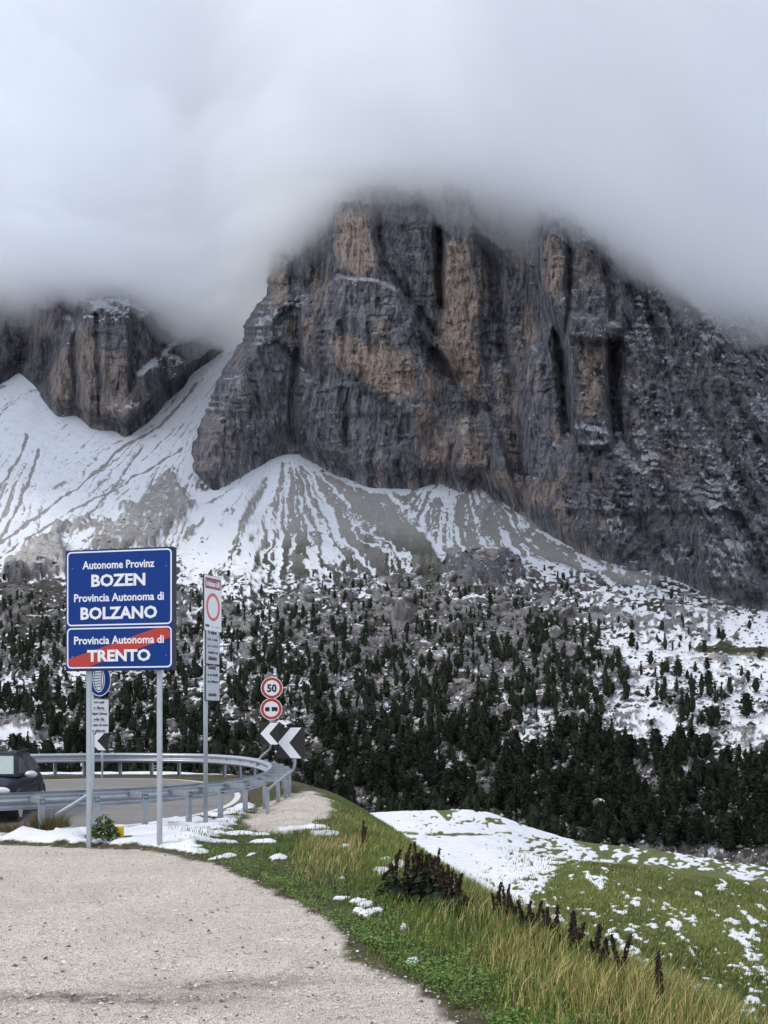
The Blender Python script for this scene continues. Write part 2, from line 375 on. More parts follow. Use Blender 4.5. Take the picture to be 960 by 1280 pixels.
def main_depth(px, py):
    ft = sm(MF(np.linspace(200, 1160, 961)), 6); ft = np.interp(px, np.linspace(200, 1160, 961), ft)
    df = prof(ft) - 14 * np.exp(-((px - 300) / 60) ** 2)
    k = np.interp(px, [230, 400, 600, 700, 800, 960, 1150], [.42, .32, .30, .38, .55, .75, .85])
    return df + (ft - py) * k, ft
CE_D = CE_D[:8] + [float(main_depth(np.array([float(min(x, 1100))]), np.array([float(y)]))[0][0]) - 20 for x, y in zip(CE_X[8:], CE_Y[8:])]
def build_main_wall():
    nc, nr = 700, 430
    py0 = np.concatenate([np.linspace(205, 640, 345), np.linspace(641, 830, nr - 345)])
    s = np.linspace(0, 1, nc)[None, :].repeat(nr, 0); py = py0[:, None].repeat(nc, 1)
    pxl = np.interp(py, SIL_Y, SIL_X) + 3.5 * fbm(py / 14, py * 0, seed=5) + 1.5 * vnoise(py / 4, 0 * py, seed=6)
    px = pxl + s * (1150 - pxl)
    D, ft = main_depth(px, py)
    P, Q = px, py
    D = D + 130 * np.clip(1 - (P - pxl) / 34, 0, 1) ** 2.2          # the wall turns away round its left corner
    wx = 10 * fbm(P / 45, Q / 60, seed=101); wy = 10 * fbm(P / 45, Q / 60, seed=102)
    Pw, Qw = P + wx * .5, Q + wy * .5
    rel = np.zeros_like(P)
    def blk(poly, h, soft=5): 
        nonlocal rel; rel = rel + h * pmask(Pw, Qw, poly, soft)
    def crack(pts, wdt, h):
        nonlocal rel; d = seg_dist(P + wx * .25, Q, pts); rel = rel - h * np.exp(-(d / wdt) ** 2)
    # great front buttress and its ledge
    blk([(378, 380), (398, 362), (425, 345), (470, 351), (497, 364), (525, 402), (562, 442), (620, 535), (660, 660), (380, 660), (372, 470)], 42, 4)
    blk([(440, 395), (500, 372), (530, 420), (545, 520), (430, 520), (425, 440)], 12, 9)
    blk([(225, 640), (225, 560), (262, 470), (290, 425), (318, 405), (345, 392), (366, 440), (376, 520), (376, 560), (340, 640)], 26, 6)
    blk([(388, 560), (395, 520), (410, 510), (428, 545), (432, 640), (388, 640)], 14, 5)
    blk([(330, 300), (352, 285), (362, 330), (368, 380), (345, 400), (328, 385)], 18, 4)
    blk([(418, 250), (462, 250), (474, 350), (455, 350), (420, 338), (412, 300)], 24, 5)
    blk([(552, 230), (590, 230), (604, 330), (602, 440), (612, 510), (585, 500), (560, 465), (546, 425), (556, 380)], 26, 5)
    blk([(575, 240), (600, 240), (610, 300), (612, 420), (600, 420)], 10, 4)
    blk([(672, 260), (700, 250), (760, 280), (768, 330), (790, 400), (770, 430), (700, 420), (676, 370)], 30, 6)
    blk([(712, 390), (748, 400), (762, 440), (762, 560), (722, 560), (706, 470)], 30, 5)
    blk([(690, 270), (706, 270), (708, 400), (684, 372)], 10, 3)
    blk([(780, 430), (830, 400), (900, 420), (960, 520), (1100, 640), (1150, 820), (900, 760), (800, 600)], 16, 14)
    blk([(575, 540), (640, 500), (700, 560), (800, 560), (880, 620), (1000, 800), (700, 800), (560, 640)], 20, 12)
    blk([(870, 380), (960, 440), (1150, 560), (1150, 640), (960, 560), (880, 460)], 18, 10)
    blk([(700, 528), (735, 534), (775, 546), (815, 538), (835, 526), (880, 548), (930, 640), (690, 640)], 9, 5)
    # gullies, clefts and chimneys
    crack([(366, 290), (372, 345), (392, 372)], 12, 26); crack([(392, 300), (398, 350)], 10, 22)
    crack([(549, 290), (549, 345), (552, 385)], 4.5, 34); crack([(606, 262), (618, 350), (628, 430), (640, 500), (646, 590)], 9, 32)
    crack([(640, 290), (650, 360), (660, 430)], 13, 26); crack([(470, 262), (478, 330), (520, 385), (545, 420)], 6, 18)
    crack([(708, 290), (714, 350), (708, 420)], 3, 16); crack([(750, 300), (757, 350), (768, 400)], 4, 20); crack([(775, 300), (781, 370)], 3.5, 16)
    crack([(697, 420), (704, 470), (710, 540)], 8, 38); crack([(768, 430), (764, 500), (775, 550), (790, 570)], 9, 34)
    crack([(372, 440), (364, 490), (368, 555)], 5, 22); crack([(520, 430), (548, 452), (570, 478)], 10, 18)
    crack([(425, 402), (436, 470), (432, 560)], 3, 10); crack([(458, 405), (462, 440)], 3, 9); crack([(565, 560), (562, 600)], 3, 12)
    crack([(612, 560), (613, 600)], 3, 12); crack([(345, 430), (370, 452), (388, 470)], 5, 14); crack([(303, 440), (320, 500), (330, 560)], 4, 12)
    crack([(815, 400), (850, 470), (900, 560), (950, 640)], 7, 14); crack([(880, 410), (930, 520), (980, 600)], 6, 14); crack([(790, 330), (820, 420), (850, 520)], 5, 13)
    crack([(830, 600), (850, 660), (870, 700)], 12, 16); crack([(740, 600), (790, 650), (830, 690)], 8, 12); crack([(900, 600), (940, 680), (960, 740)], 7, 12)
    # columns and flutes: upright on the left, raking down to the right further right
    rake = np.interp(P, [500, 640, 760, 960], [0.0, .12, .28, .45])
    U = P - rake * (Q - 400) + wx
    rel += 6.5 * ridged(U / 21, Q / 120, seed=111, oct=2) + 3.8 * ridged(U / 8.5, Q / 42, seed=112, oct=2)
    rel += 3.2 * ridged(U / 3.8, Q / 26, seed=113, oct=2) + 2.6 * ridged(P / 6 + Q / 30, Q / 9, seed=118, oct=2) + 9 * fbm(P / 38, Q / 48, seed=114) + 2.6 * fbm(P / 7, Q / 9, seed=115)
    rel += 3.0 * ridged((P * .8 + Q) / 19, (P - Q) / 90, seed=116, oct=2) * sstep(560, 700, P)
    for T_, am_, sd_ in ((17., 5.0, 161), (8., 2.8, 163), (4.2, 1.5, 165)):         # bedding: sharp little ledges of uneven height
        L_ = (Q - .22 * (P - 600) * sstep(560, 760, P)) / T_ + 1.6 * fbm(P / 70, Q / 50, seed=sd_) + .5 * fbm(P / 12, Q / 30, seed=sd_ + 1)
        fr = L_ - np.floor(L_); wgt = np.clip(.25 + 1.1 * fbm(P / 34, Q / 22, seed=sd_ + 20), 0, 1); rel += am_ * wgt * (fr ** 1.5 - .4)
    foot = sstep(ft + 4, ft - 26, Q)
    top = sstep(205, 250, Q)
    rel = rel * (.35 + .65 * foot)
    D = D - rel
    j1 = fbm(P / 12, Q / 26, seed=151); j2 = fbm(P / 5, Q / 14, seed=152)
    ochre = np.zeros_like(P); dark = np.zeros_like(P); snow = np.zeros_like(P)
    def oc(poly, v=1., soft=7):
        nonlocal ochre; ochre = np.maximum(ochre, v * sstep(-soft * 1.3, soft * 1.6, poly_sd(Pw + 4 * j1, Qw + 9 * j1, poly) + 5 * j2))
    oc([(418, 430), (440, 420), (462, 430), (482, 425), (518, 440), (520, 490), (498, 503), (470, 492), (445, 470), (425, 462)], 1.)
    oc([(462, 392), (485, 390), (498, 420), (470, 430)], .6); oc([(378, 395), (392, 400), (395, 455), (380, 450)], .7)
    oc([(526, 455), (548, 470), (552, 500), (530, 500)], .9); oc([(512, 500), (560, 515), (572, 590), (530, 590)], .55)
    oc([(418, 262), (460, 258), (470, 330), (455, 348), (432, 346), (420, 330)], .9, 8); oc([(336, 320), (360, 320), (366, 385), (338, 390)], .7)
    oc([(555, 305), (578, 300), (592, 345), (600, 440), (606, 508), (585, 492), (562, 462), (550, 428), (556, 385)], 1., 6)
    oc([(588, 270), (606, 275), (610, 360), (600, 420)], .55); oc([(540, 400), (556, 425), (552, 440), (536, 425)], .7)
    oc([(684, 295), (700, 290), (706, 330), (704, 372), (688, 378), (680, 360)], .8); oc([(712, 300), (745, 300), (755, 360), (720, 370)], .35)
    oc([(725, 428), (752, 425), (758, 480), (752, 520), (735, 528), (722, 500)], .7); oc([(770, 475), (800, 470), (806, 490), (778, 492)], .6)
    oc([(618, 455), (632, 460), (636, 485), (622, 480)], .7); oc([(240, 560), (262, 520), (290, 500), (296, 560), (280, 595), (250, 595)], .4, 10)
    oc([(285, 440), (300, 420), (312, 480), (305, 520), (288, 500)], .3, 10); oc([(600, 590), (680, 600), (700, 640), (640, 625), (600, 600)], .5); oc([(680, 600), (705, 605), (700, 622), (682, 620)], .7)
    oc([(780, 560), (880, 560), (900, 600), (820, 600)], .35, 12); oc([(800, 380), (900, 430), (960, 500), (960, 560), (860, 470)], .25, 12)
    oc([(560, 520), (610, 530), (612, 600), (575, 600)], .45, 10)
    ochre = np.clip(ochre + .18 * fbm(P / 20, Q / 40, seed=121) * (ochre > .05), 0, 1)
    ochre = np.maximum(ochre, .45 * sstep(.15, .5, fbm(U / 14, Q / 60, seed=123)) * sstep(900, 740, P + .3 * (Q - 500)))
    ochre = ochre * (1 - .5 * sstep(760, 860, P))
    def dk(pts, wdt, v):  # dark streaks, plus shade of overhang and clefts painted into the colour
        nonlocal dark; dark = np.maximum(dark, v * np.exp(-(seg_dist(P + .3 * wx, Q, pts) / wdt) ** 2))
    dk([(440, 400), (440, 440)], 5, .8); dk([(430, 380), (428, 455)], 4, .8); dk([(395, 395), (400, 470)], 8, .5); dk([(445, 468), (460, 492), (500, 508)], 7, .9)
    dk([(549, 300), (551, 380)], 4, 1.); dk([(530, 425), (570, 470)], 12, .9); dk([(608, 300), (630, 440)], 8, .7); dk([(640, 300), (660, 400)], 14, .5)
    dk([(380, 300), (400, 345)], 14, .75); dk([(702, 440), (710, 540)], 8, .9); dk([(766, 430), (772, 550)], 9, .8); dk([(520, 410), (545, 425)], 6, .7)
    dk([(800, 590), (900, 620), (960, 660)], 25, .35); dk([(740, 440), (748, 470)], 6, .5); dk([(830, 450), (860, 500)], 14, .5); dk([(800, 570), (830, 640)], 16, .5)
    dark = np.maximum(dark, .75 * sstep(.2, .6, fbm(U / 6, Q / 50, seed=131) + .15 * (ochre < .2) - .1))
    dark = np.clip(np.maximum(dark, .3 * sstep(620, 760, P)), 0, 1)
    def sn(poly, v=1., soft=8):
        nonlocal snow; snow = np.maximum(snow, v * pmask(Pw, Qw, poly, soft))
    sn([(398, 378), (425, 340), (470, 345), (500, 362), (494, 384), (440, 384), (405, 398)], .62, 12); sn([(318, 400), (345, 385), (380, 345), (385, 375), (372, 400), (376, 440), (350, 430), (320, 440)], .8)
    sn([(345, 425), (375, 430), (392, 470), (378, 470)], .85); sn([(715, 525), (780, 540), (770, 552), (718, 538)], .9); sn([(825, 522), (860, 535), (850, 548)], .6)
    sn([(866, 385), (905, 400), (900, 430), (880, 430)], .85); sn([(905, 430), (960, 460), (940, 480)], .5); sn([(240, 560), (235, 600), (300, 600), (360, 575), (480, 610), (600, 600), (700, 655), (700, 640), (480, 585), (340, 560), (280, 585)], .3)
    sn([(600, 510), (640, 530), (650, 560)], .4); sn([(342, 535), (360, 540), (358, 548), (340, 542)], .9, 3)
    snow = np.maximum(snow, .16 + .36 * sstep(-.05, .4, fbm(P / 30, Q / 30, seed=141)) + .08 * sstep(640, 800, P))
    spk = sstep(.25, .45, fbm(P / 4.0, Q / 2.6, seed=142, oct=3))
    skl = np.interp(P, CE_X, CE_Y) - 80 + 12 * fbm(P / 18, 0 * P, seed=150) + 5 * vnoise(P / 6, 0 * P, seed=151)
    Qc = np.maximum(Q, skl); D = D + np.clip(skl - Q, 0, 300) * 2.5
    X = (P - CX) / F * D; Z = CAMZ + (HZ - Qc) / F * D
    # the wall continues behind its left corner, out of sight, and over the top
    V = np.stack([X, D, Z], -1)
    back = V[:, :1].copy(); back[..., 1] += 500; back[..., 0] += 40
    V = np.concatenate([back, V], 1)
    pad = lambda a: np.concatenate([a[:, :1], a], 1)
    snow = np.clip(snow * (.35 + .65 * spk), 0, 1)
    crest = V[:1].copy(); crest[..., 1] += 420
    V = np.concatenate([crest, V], 0); pad2 = lambda a: np.concatenate([pad(a)[:1], pad(a)], 0)
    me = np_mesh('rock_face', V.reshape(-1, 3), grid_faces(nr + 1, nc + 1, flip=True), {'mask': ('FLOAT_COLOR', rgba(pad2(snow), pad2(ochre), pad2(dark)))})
    mat = rock_material('grey_rock', (.262, .266, .298), (.095, .098, .116), (.58, .455, .385))  # blue of distant haze is put into the rock colour
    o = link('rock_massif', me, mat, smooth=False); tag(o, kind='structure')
build_main_wall()

def build_left_wall():
    nc, nr = 330, 260
    px = np.linspace(-200, 300, nc)[None, :].repeat(nr, 0); py = np.linspace(300, 560, nr)[:, None].repeat(nc, 1)
    xs = np.linspace(-200, 300, 501)
    ft = np.interp(px, xs, sm(np.interp(xs, FOOT_X[:13] + [300], FOOT_Y[:13] + [425]), 4))
    D = prof(ft) + (ft - py) * .45
    P, Q = px, py
    wx = 8 * fbm(P / 35, Q / 50, seed=201); Pw, Qw = P + wx * .5, Q + .5 * wx
    rel = np.zeros_like(P)
    for poly, h, s in (([(48, 560), (45, 500), (75, 440), (100, 375), (150, 372), (190, 390), (205, 440), (200, 560)], 45, 6),
                       ([(85, 400), (125, 380), (180, 400), (195, 560), (70, 560)], 16, 8),
                       ([(148, 560), (150, 525), (172, 470), (205, 445), (240, 455), (232, 490), (200, 520), (190, 560)], 45, 4),
                       ([(200, 450), (215, 432), (255, 418), (270, 432), (285, 440), (240, 470), (205, 480)], 40, 4),
                       ([(-200, 560), (-200, 380), (0, 390), (45, 400), (20, 460), (0, 480)], 15, 8)):
        rel += h * pmask(Pw, Qw, poly, s)
    for pts, wd, h in (([(60, 430), (52, 480)], 8, 22), ([(120, 395), (125, 520)], 3, 12), ([(92, 400), (94, 500)], 3, 10), ([(168, 400), (165, 500)], 7, 16), ([(200, 400), (195, 450)], 6, 22), ([(35, 390), (28, 450)], 6, 18)):
        rel -= h * np.exp(-(seg_dist(P + .3 * wx, Q, pts) / wd) ** 2)
    U = P + wx
    rel += 6 * ridged(U / 17, Q / 120, seed=211, oct=2) + 3.5 * ridged(U / 7, Q / 50, seed=212, oct=2) + 2.4 * ridged(U / 3.2, Q / 14, seed=213, oct=2) + 3.2 * np.clip(.3 + fbm(P / 25, Q / 18, seed=218), 0, 1) * (np.mod(Q / 11 + 1.5 * fbm(P / 50, Q / 40, seed=216), 1) ** 1.5 - .4) + 7 * fbm(P / 30, Q / 32, seed=214) + 2.4 * fbm(P / 6, Q / 6, seed=215)
    D = D - rel * (.3 + .7 * sstep(ft + 3, ft - 18, Q))
    # skyline: the walls fall to the saddle on the right
    skx = [-200, 60, 150, 205, 226, 236, 243, 250, 258, 266, 272, 284, 300]; sky_ = [300, 300, 310, 325, 352, 385, 412, 420, 414, 418, 430, 438, 442]
    skl = np.interp(P, skx, sky_) + 5 * fbm(P / 5, 0 * P, seed=220, oct=3)
    Qc = np.maximum(Q, skl); D = D + np.clip(skl - Q, 0, 300) * 3.0
    ochre = np.zeros_like(P)
    for poly, v in (([(60, 470), (92, 430), (92, 500), (75, 510)], .7), ([(95, 400), (122, 430), (122, 520), (98, 505)], .65), ([(128, 440), (160, 440), (160, 520), (126, 520)], .6), ([(20, 385), (90, 375), (60, 420), (20, 430)], .4), ([(165, 480), (180, 470), (175, 510), (160, 520)], .6), ([(205, 450), (250, 430), (250, 450), (210, 470)], .35)):
        ochre = np.maximum(ochre, v * pmask(Pw, Qw, poly, 8))
    ochre = np.maximum(ochre, .45 * sstep(.1, .5, fbm(U / 14, Q / 50, seed=223)))
    dark = .8 * sstep(.15, .6, fbm(U / 6, Q / 40, seed=231))
    for pts, wd, v in (([(62, 430), (54, 470)], 10, .7), ([(165, 400), (168, 500)], 9, .6), ([(195, 395), (205, 440)], 10, .7), ([(30, 440), (0, 470)], 12, .6)):
        dark = np.maximum(dark, v * np.exp(-(seg_dist(P, Q, pts) / wd) ** 2))
    snow = np.zeros_like(P)
    for poly, v in (([(100, 378), (150, 372), (185, 385), (180, 400), (120, 405), (100, 400)], .95), ([(190, 450), (225, 450), (232, 470), (200, 480), (185, 465)], .9), ([(75, 428), (95, 425), (90, 436)], .9), ([(10, 445), (25, 448), (12, 460)], .9), ([(200, 420), (262, 425), (270, 440), (220, 445)], .55), ([(60, 500), (200, 500), (200, 540), (60, 540)], .5), ([(180, 490), (230, 480), (200, 530), (160, 530)], .7)):
        snow = np.maximum(snow, v * pmask(Pw, Qw, poly, 7))
    snow = np.maximum(snow * (.3 + .7 * sstep(.1, .35, fbm(P / 5, Q / 3, seed=242, oct=3))), .1 + .25 * sstep(.1, .5, fbm(P / 20, Q / 20, seed=241)))
    X = (P - CX) / F * D; Z = CAMZ + (HZ - Qc) / F * D
    V = np.stack([X, D, Z], -1)
    me = np_mesh('rock_face', V.reshape(-1, 3), grid_faces(nr, nc, flip=True), {'mask': ('FLOAT_COLOR', rgba(snow, ochre, dark))})
    mat = rock_material('brown_rock', (.20, .195, .218), (.07, .07, .083), (.40, .325, .29), .9)
    o = link('rock_peak', me, mat, smooth=False); tag(o, kind='structure')
build_left_wall()
# ---- low cloud lying on the summits: one closed bank of even density
def build_cloud(name, drop, thick, dens, seed, amp=1.0):
    nc, nr = 190, 130
    px = np.linspace(-650, 1650, nc)[None, :].repeat(nr, 0)
    e = sm(np.interp(px[0], CE_X, CE_Y), 2); d = sm(np.interp(px[0], CE_X, CE_D), 4)
    zb = (CAMZ + (HZ - e) / F * d)[None, :]
    D = (430 - drop) * ((3000 + drop) / (430. - drop)) ** np.linspace(0, 1, nr)[:, None] * np.ones((1, nc))
    X = (px - CX) / F * D; Y = D
    base = zb - drop + amp * (22 * fbm(X / 130, Y / 130, seed=seed) + 13 * fbm(X / 42, Y / 42, seed=seed + 1, oct=3))
    topz = np.maximum(base + thick + 30 * fbm(X / 200, Y / 200, seed=seed + 2), base + 20)
    V = np.concatenate([np.stack([X, Y, base], -1).reshape(-1, 3), np.stack([X, Y, topz], -1).reshape(-1, 3)])
    n = nr * nc
    fb = grid_faces(nr, nc, flip=True); ft = grid_faces(nr, nc) + n
    def rim(idx):
        a, b = idx[:-1], idx[1:]; return np.stack([a, b, b + n, a + n], 1)
    I = np.arange(n).reshape(nr, nc)
    sides = np.concatenate([rim(I[0]), rim(I[-1])[:, ::-1], rim(I[:, 0])[:, ::-1], rim(I[:, -1])])
    me = np_mesh(name, V, np.concatenate([fb, ft, sides]))
    m = bpy.data.materials.new(name + '_vapour'); m.use_nodes = True; t = m.node_tree; t.nodes.clear()
    o_ = t.nodes.new('ShaderNodeOutputMaterial'); v = t.nodes.new('ShaderNodeVolumePrincipled')
    v.inputs['Color'].default_value = (.974, .987, 1, 1); v.inputs['Density'].default_value = dens; v.inputs['Anisotropy'].default_value = 0.45
    t.links.new(v.outputs[0], o_.inputs['Volume'])
    o = link(name, me, m, smooth=True); tag(o, kind='stuff')
build_cloud('cloud', 0, 78, .023, 301)
build_cloud('cloud_veil', 30, 115, .0075, 311, 2.0)
# ================================================================ NEAR SETTING
PLATEAU = [(2.3, -8), (1.75, 6.0), (1.2, 8.75), (.62, 11.4), (-.32, 16.8), (-.85, 20), (-1.6, 25), (-2.3, 29), (-3.6, 32.5), (-5.5, 35), (-9, 36.8), (-14, 37), (-70, 33), (-70, -8)]
def road_z(Y): return 0.36 * sstep(19, 34, Y)
_pt = [-2500, -200, 250, 380, 440, 520, 600, 700, 800, 960, 1100, 2600]
_dt = [1, 14, 20, 30, 45, 60, 80, 95, 130, 200, 330]
_zt = [[-1, -1, -1, 0, .1, -2, -7, -12, -20, -34, -52], [-1, -1, -1, 0, .1, -2, -7, -12, -20, -34, -52], [-1, -1, -1, 0, .1, -2, -7, -12, -20, -34, -52],
       [-1, -1.2, -1.5, -1.5, -2.2, -2.8, -4, -8, -20, -34, -52], [-2, -2, -2.6, -3, -3.2, -3.4, -4.2, -7, -20, -34, -52],
       [-3, -3, -3.2, -3.4, -3.55, -3.35, -3.7, -7, -20, -34, -52], [-4, -4, -4, -3.85, -3.7, -3.75, -3.6, -6, -18, -34, -52],
       [-4, -4, -4.1, -3.9, -3.5, -5.7, -5.8, -8.5, -20, -34, -52], [-4, -4, -4.1, -3.9, -3.85, -6.3, -7.1, -8.2, -20, -34, -52],
       [-4.2, -4.2, -4.4, -4.3, -4.6, -7.4, -8.9, -9.8, -20, -34, -52], [-5, -5, -5, -5, -5.5, -8.5, -10.5, -12, -22, -34, -52], [-6, -6, -6, -6, -6.5, -9, -12, -14, -24, -36, -52]]
_lp = np.linspace(-2500, 2600, 511); _ld = np.linspace(0, math.log(330), 300)
_T = np.array([np.interp(np.exp(_ld), _dt, r) for r in _zt])
_T = np.array([np.interp(_lp, _pt, _T[:, j]) for j in range(300)]).T
for _ in range(2):
    _T = np.array([sm(r, 5) for r in _T]); _T = np.array([sm(c_, 2) for c_ in _T.T]).T
def field_z(X, Y):
    D = np.maximum(Y, 1.05); P = np.clip(X / D * F + CX, -2499, 2599)
    u = (P + 2500) / 5100 * 510; v = np.clip(np.log(D) / math.log(330), 0, 1) * 299
    i = np.clip(u.astype(int), 0, 509); j = np.clip(v.astype(int), 0, 298); fu = u - i; fv = np.clip(v - j, 0, 1)
    return (_T[i, j] * (1 - fu) + _T[i + 1, j] * fu) * (1 - fv) + (_T[i, j + 1] * (1 - fu) + _T[i + 1, j + 1] * fu) * fv

RAIL = [(-300, 15.4), (-150, 16.5), (0, 17.9), (100, 18.8), (200, 20.0), (260, 21.3), (305, 22.8), (328, 24.2), (339, 26.0), (336, 28.0), (313, 30.4), (272, 32.4), (230, 33.6), (150, 34.2), (90, 33.6), (40, 33.0), (-60, 32.0), (-300, 30.5)]
def smooth_path(pts, n=40):
    out_ = []
    P_ = [np.array(p, float) for p in pts]
    for i in range(len(P_) - 1):
        p0 = P_[max(i - 1, 0)]; p1 = P_[i]; p2 = P_[i + 1]; p3 = P_[min(i + 2, len(P_) - 1)]
        for t in np.linspace(0, 1, n, endpoint=False):
            out_.append(.5 * (2 * p1 + (p2 - p0) * t + (2 * p0 - 5 * p1 + 4 * p2 - p3) * t * t + (3 * p1 - p0 - 3 * p2 + p3) * t ** 3))
    out_.append(P_[-1]); return np.array(out_)
_rp = smooth_path([((px - CX) / F * D, D) for px, D in RAIL])
_s = np.concatenate([[0], np.cumsum(np.hypot(*np.diff(_rp, axis=0).T))])
RAIL_LEN = _s[-1]
def rail_at(s):
    x = np.interp(s, _s, _rp[:, 0]); y = np.interp(s, _s, _rp[:, 1])
    e = .3; a = np.array([np.interp(s - e, _s, _rp[:, 0]), np.interp(s - e, _s, _rp[:, 1])]); b = np.array([np.interp(s + e, _s, _rp[:, 0]), np.interp(s + e, _s, _rp[:, 1])])
    t = b - a; t /= np.hypot(*t) + 1e-9
    return np.array([x, y]), t, np.array([-t[1], t[0]])       # normal points to the road, inside the bend
_rail_poly = [tuple(rail_at(s)[0]) for s in np.linspace(0, RAIL_LEN, 90)]
ROAD_POLY = [tuple(rail_at(s)[0] + .55 * rail_at(s)[2]) for s in np.linspace(0, RAIL_LEN, 90)]

def px_poly(pts, z=0.0): return [((px - CX) / F * ((CAMZ - z) * F / (py - HZ)), (CAMZ - z) * F / (py - HZ)) for px, py in pts]
LOT = px_poly([(-700, 1057), (0, 1057), (100, 1060), (170, 1062), (205, 1066), (230, 1074), (265, 1080), (300, 1094), (330, 1106), (345, 1118), (370, 1130), (385, 1143), (408, 1153), (425, 1170), (428, 1190), (440, 1205), (470, 1216), (500, 1230), (530, 1252), (550, 1270), (575, 1300), (640, 1420), (700, 1800)]) + [(1.0, -8), (-70, -8)]
# snow left lying on the verge: (px, py, half width m, half depth m)
PATCH = [(350, 1075, .12, .14), (455, 1128, .10, .12), (446, 1122, .07, .1), (462, 1137, .13, .1), (448, 1134, .06, .08), (425, 1118, .10, .07), (300, 1044, .42, .16), (262, 1052, .5, .2), (330, 1052, .3, .12), (315, 1068, .1, .06), (278, 1068, .18, .08), (408, 1043, .22, .3), (385, 1034, .4, .3), (360, 1035, .2, .4),
         (428, 1098, .05, .06), (480, 1076, .08, .12), (497, 1084, .1, .2), (520, 1196, .05, .05), (512, 1197, .04, .04), (501, 1157, .05, .04), (476, 1090, .07, .1), (430, 1060, .1, .15), (244, 1062, .2, .08), (550, 1085, .1, .2), (540, 1098, .1, .2), (268, 1044, .3, .2)]
def near_fields(X, Y):
    """height and masks of the near ground"""
    d = poly_sd(X, Y, PLATEAU); dl = poly_sd(X, Y, LOT); dr = poly_sd(X, Y, ROAD_POLY)
    dlw = dl + .16 * fbm(X * 1.6, Y * 1.1, seed=401, oct=4) + .05 * vnoise(X * 9, Y * 7, seed=402)
    zf = field_z(X, Y) + .10 * fbm(X / 3, Y / 3, seed=403, oct=3) * sstep(10, 25, Y) + .4 * fbm(X / 22, Y / 22, seed=404) * sstep(60, 120, Y)
    h0 = road_z(Y) * sstep(8, -1, -(d)) if False else road_z(Y)
    z = h0 + 0 * X
    verge = (dlw < 0) & (d > -1) & (dr < 0)
    z = z + .06 * sstep(.2, 1.0, -dl) * (1 + .8 * fbm(X * 1.3, Y * 1.1, seed=405)) * sstep(-.3, -1.2, dr)     # hummocky verge
    z = z + .22 * np.exp(-(((X + 1.9) / .7) ** 2 + ((Y - 23.0) / 2.2) ** 2)) - .10 * np.exp(-(((X + 2.9) / 1.2) ** 2 + ((Y - 19.6) / 1.0) ** 2))   # heap of gravel beyond the bend
    z = np.where(d < 0, z + (zf - z) * sstep(0, 7.5, -d) ** .8, z)
    z = z - .09 * sstep(-.05, .12, dr)
    P = X / np.maximum(Y, .5) * F + CX; Q = HZ + (CAMZ - z) * F / np.maximum(Y, .5)
    far = sstep(1.0, 3.0, -d)
    # snow on the field
    jx = 26 * fbm(P / 30, Q / 16, seed=417, oct=4); jy = 8 * fbm(P / 30, Q / 12, seed=418, oct=3)
    g1 = sstep(-5, 5, poly_sd(P + jx, Q + jy, [(705, 1074), (790, 1082), (980, 1102), (1400, 1130), (1500, 1700), (860, 1700), (800, 1300), (700, 1220), (665, 1180), (645, 1145), (665, 1115), (690, 1095)]))
    g2 = pmask(P + .5 * jx, Q + .3 * jy, [(672, 1034), (720, 1040), (800, 1052), (835, 1062), (825, 1080), (790, 1082), (755, 1072), (745, 1060), (715, 1052)], 4)
    g3 = np.maximum(pmask(P, Q, [(543, 1012), (560, 1010), (574, 1014), (566, 1022), (560, 1028), (552, 1020)], 2), .8 * pmask(P, Q, [(480, 1038), (540, 1042), (640, 1040), (640, 1044), (560, 1046), (490, 1044)], 1.5))
    g4 = .75 * pmask(P, Q, [(600, 1012), (660, 1020), (690, 1036), (640, 1034), (610, 1030)], 3)
    a = R(38); u = X * math.cos(a) + Y * math.sin(a) * .5; v = -X * math.sin(a) + Y * math.cos(a) * .5
    sp = fbm(P / 26 + Q / 90, Q / 17 - P / 60, seed=411, oct=4) + .5 * fbm(P / 9, Q / 6, seed=412, oct=3)
    band = np.exp(-(seg_dist(P, Q, [(640, 1120), (700, 1165), (780, 1205), (830, 1250), (850, 1300)]) / 24) ** 2)
    band2 = np.exp(-(seg_dist(P, Q, [(925, 1160), (945, 1220), (930, 1300)]) / 22) ** 2); band3 = np.exp(-(seg_dist(P, Q, [(740, 1105), (800, 1118), (770, 1150)]) / 16) ** 2)
    sp = .8 * fbm((P * .8 + Q * .6) / 18, (Q * .8 - P * .6) / 7, seed=411, oct=5) + .75 * fbm((P * .8 + Q * .6) / 6, (Q * .8 - P * .6) / 3, seed=412, oct=4)
    gs = sstep(-.14, .24, sp - .33 + .48 * band + .32 * band2 + .22 * band3)
    mo = fbm(P / 12, Q / 5, seed=413, oct=4)
    field_snow = 1 - np.maximum.reduce([g1 * (1 - gs), g2 * sstep(.35, .05, mo), g3 * sstep(.4, .1, mo), g4 * sstep(.0, -.2, mo)])
    sc2 = sstep(760, 860, P) * sstep(1105, 1085, Q) * (1 - g1)
    field_snow = field_snow * (1 - .75 * sstep(.24, .36, fbm(P / 7, Q / 2.6, seed=419, oct=4) + .4 * fbm(P / 60, Q / 14, seed=420) - .14 + .30 * sstep(600, 700, P)))
    field_snow = field_snow * (1 - .85 * sc2 * sstep(-.05, .2, fbm(P / 5, Q / 3, seed=415)))
    vsn = np.zeros_like(X)
    for px, py, rx, ry in PATCH:
        yy = CAMZ * F / (py - HZ) * 1.0; zz = .08; yy = (CAMZ - zz) * F / (py - HZ); xx = (px - CX) / F * yy
        q = np.hypot((X - xx) / rx, (Y - yy) / ry) + .9 * fbm(X * 7, Y * 5, seed=421, oct=4)
        vsn = np.maximum(vsn, sstep(1.15, .75, q))
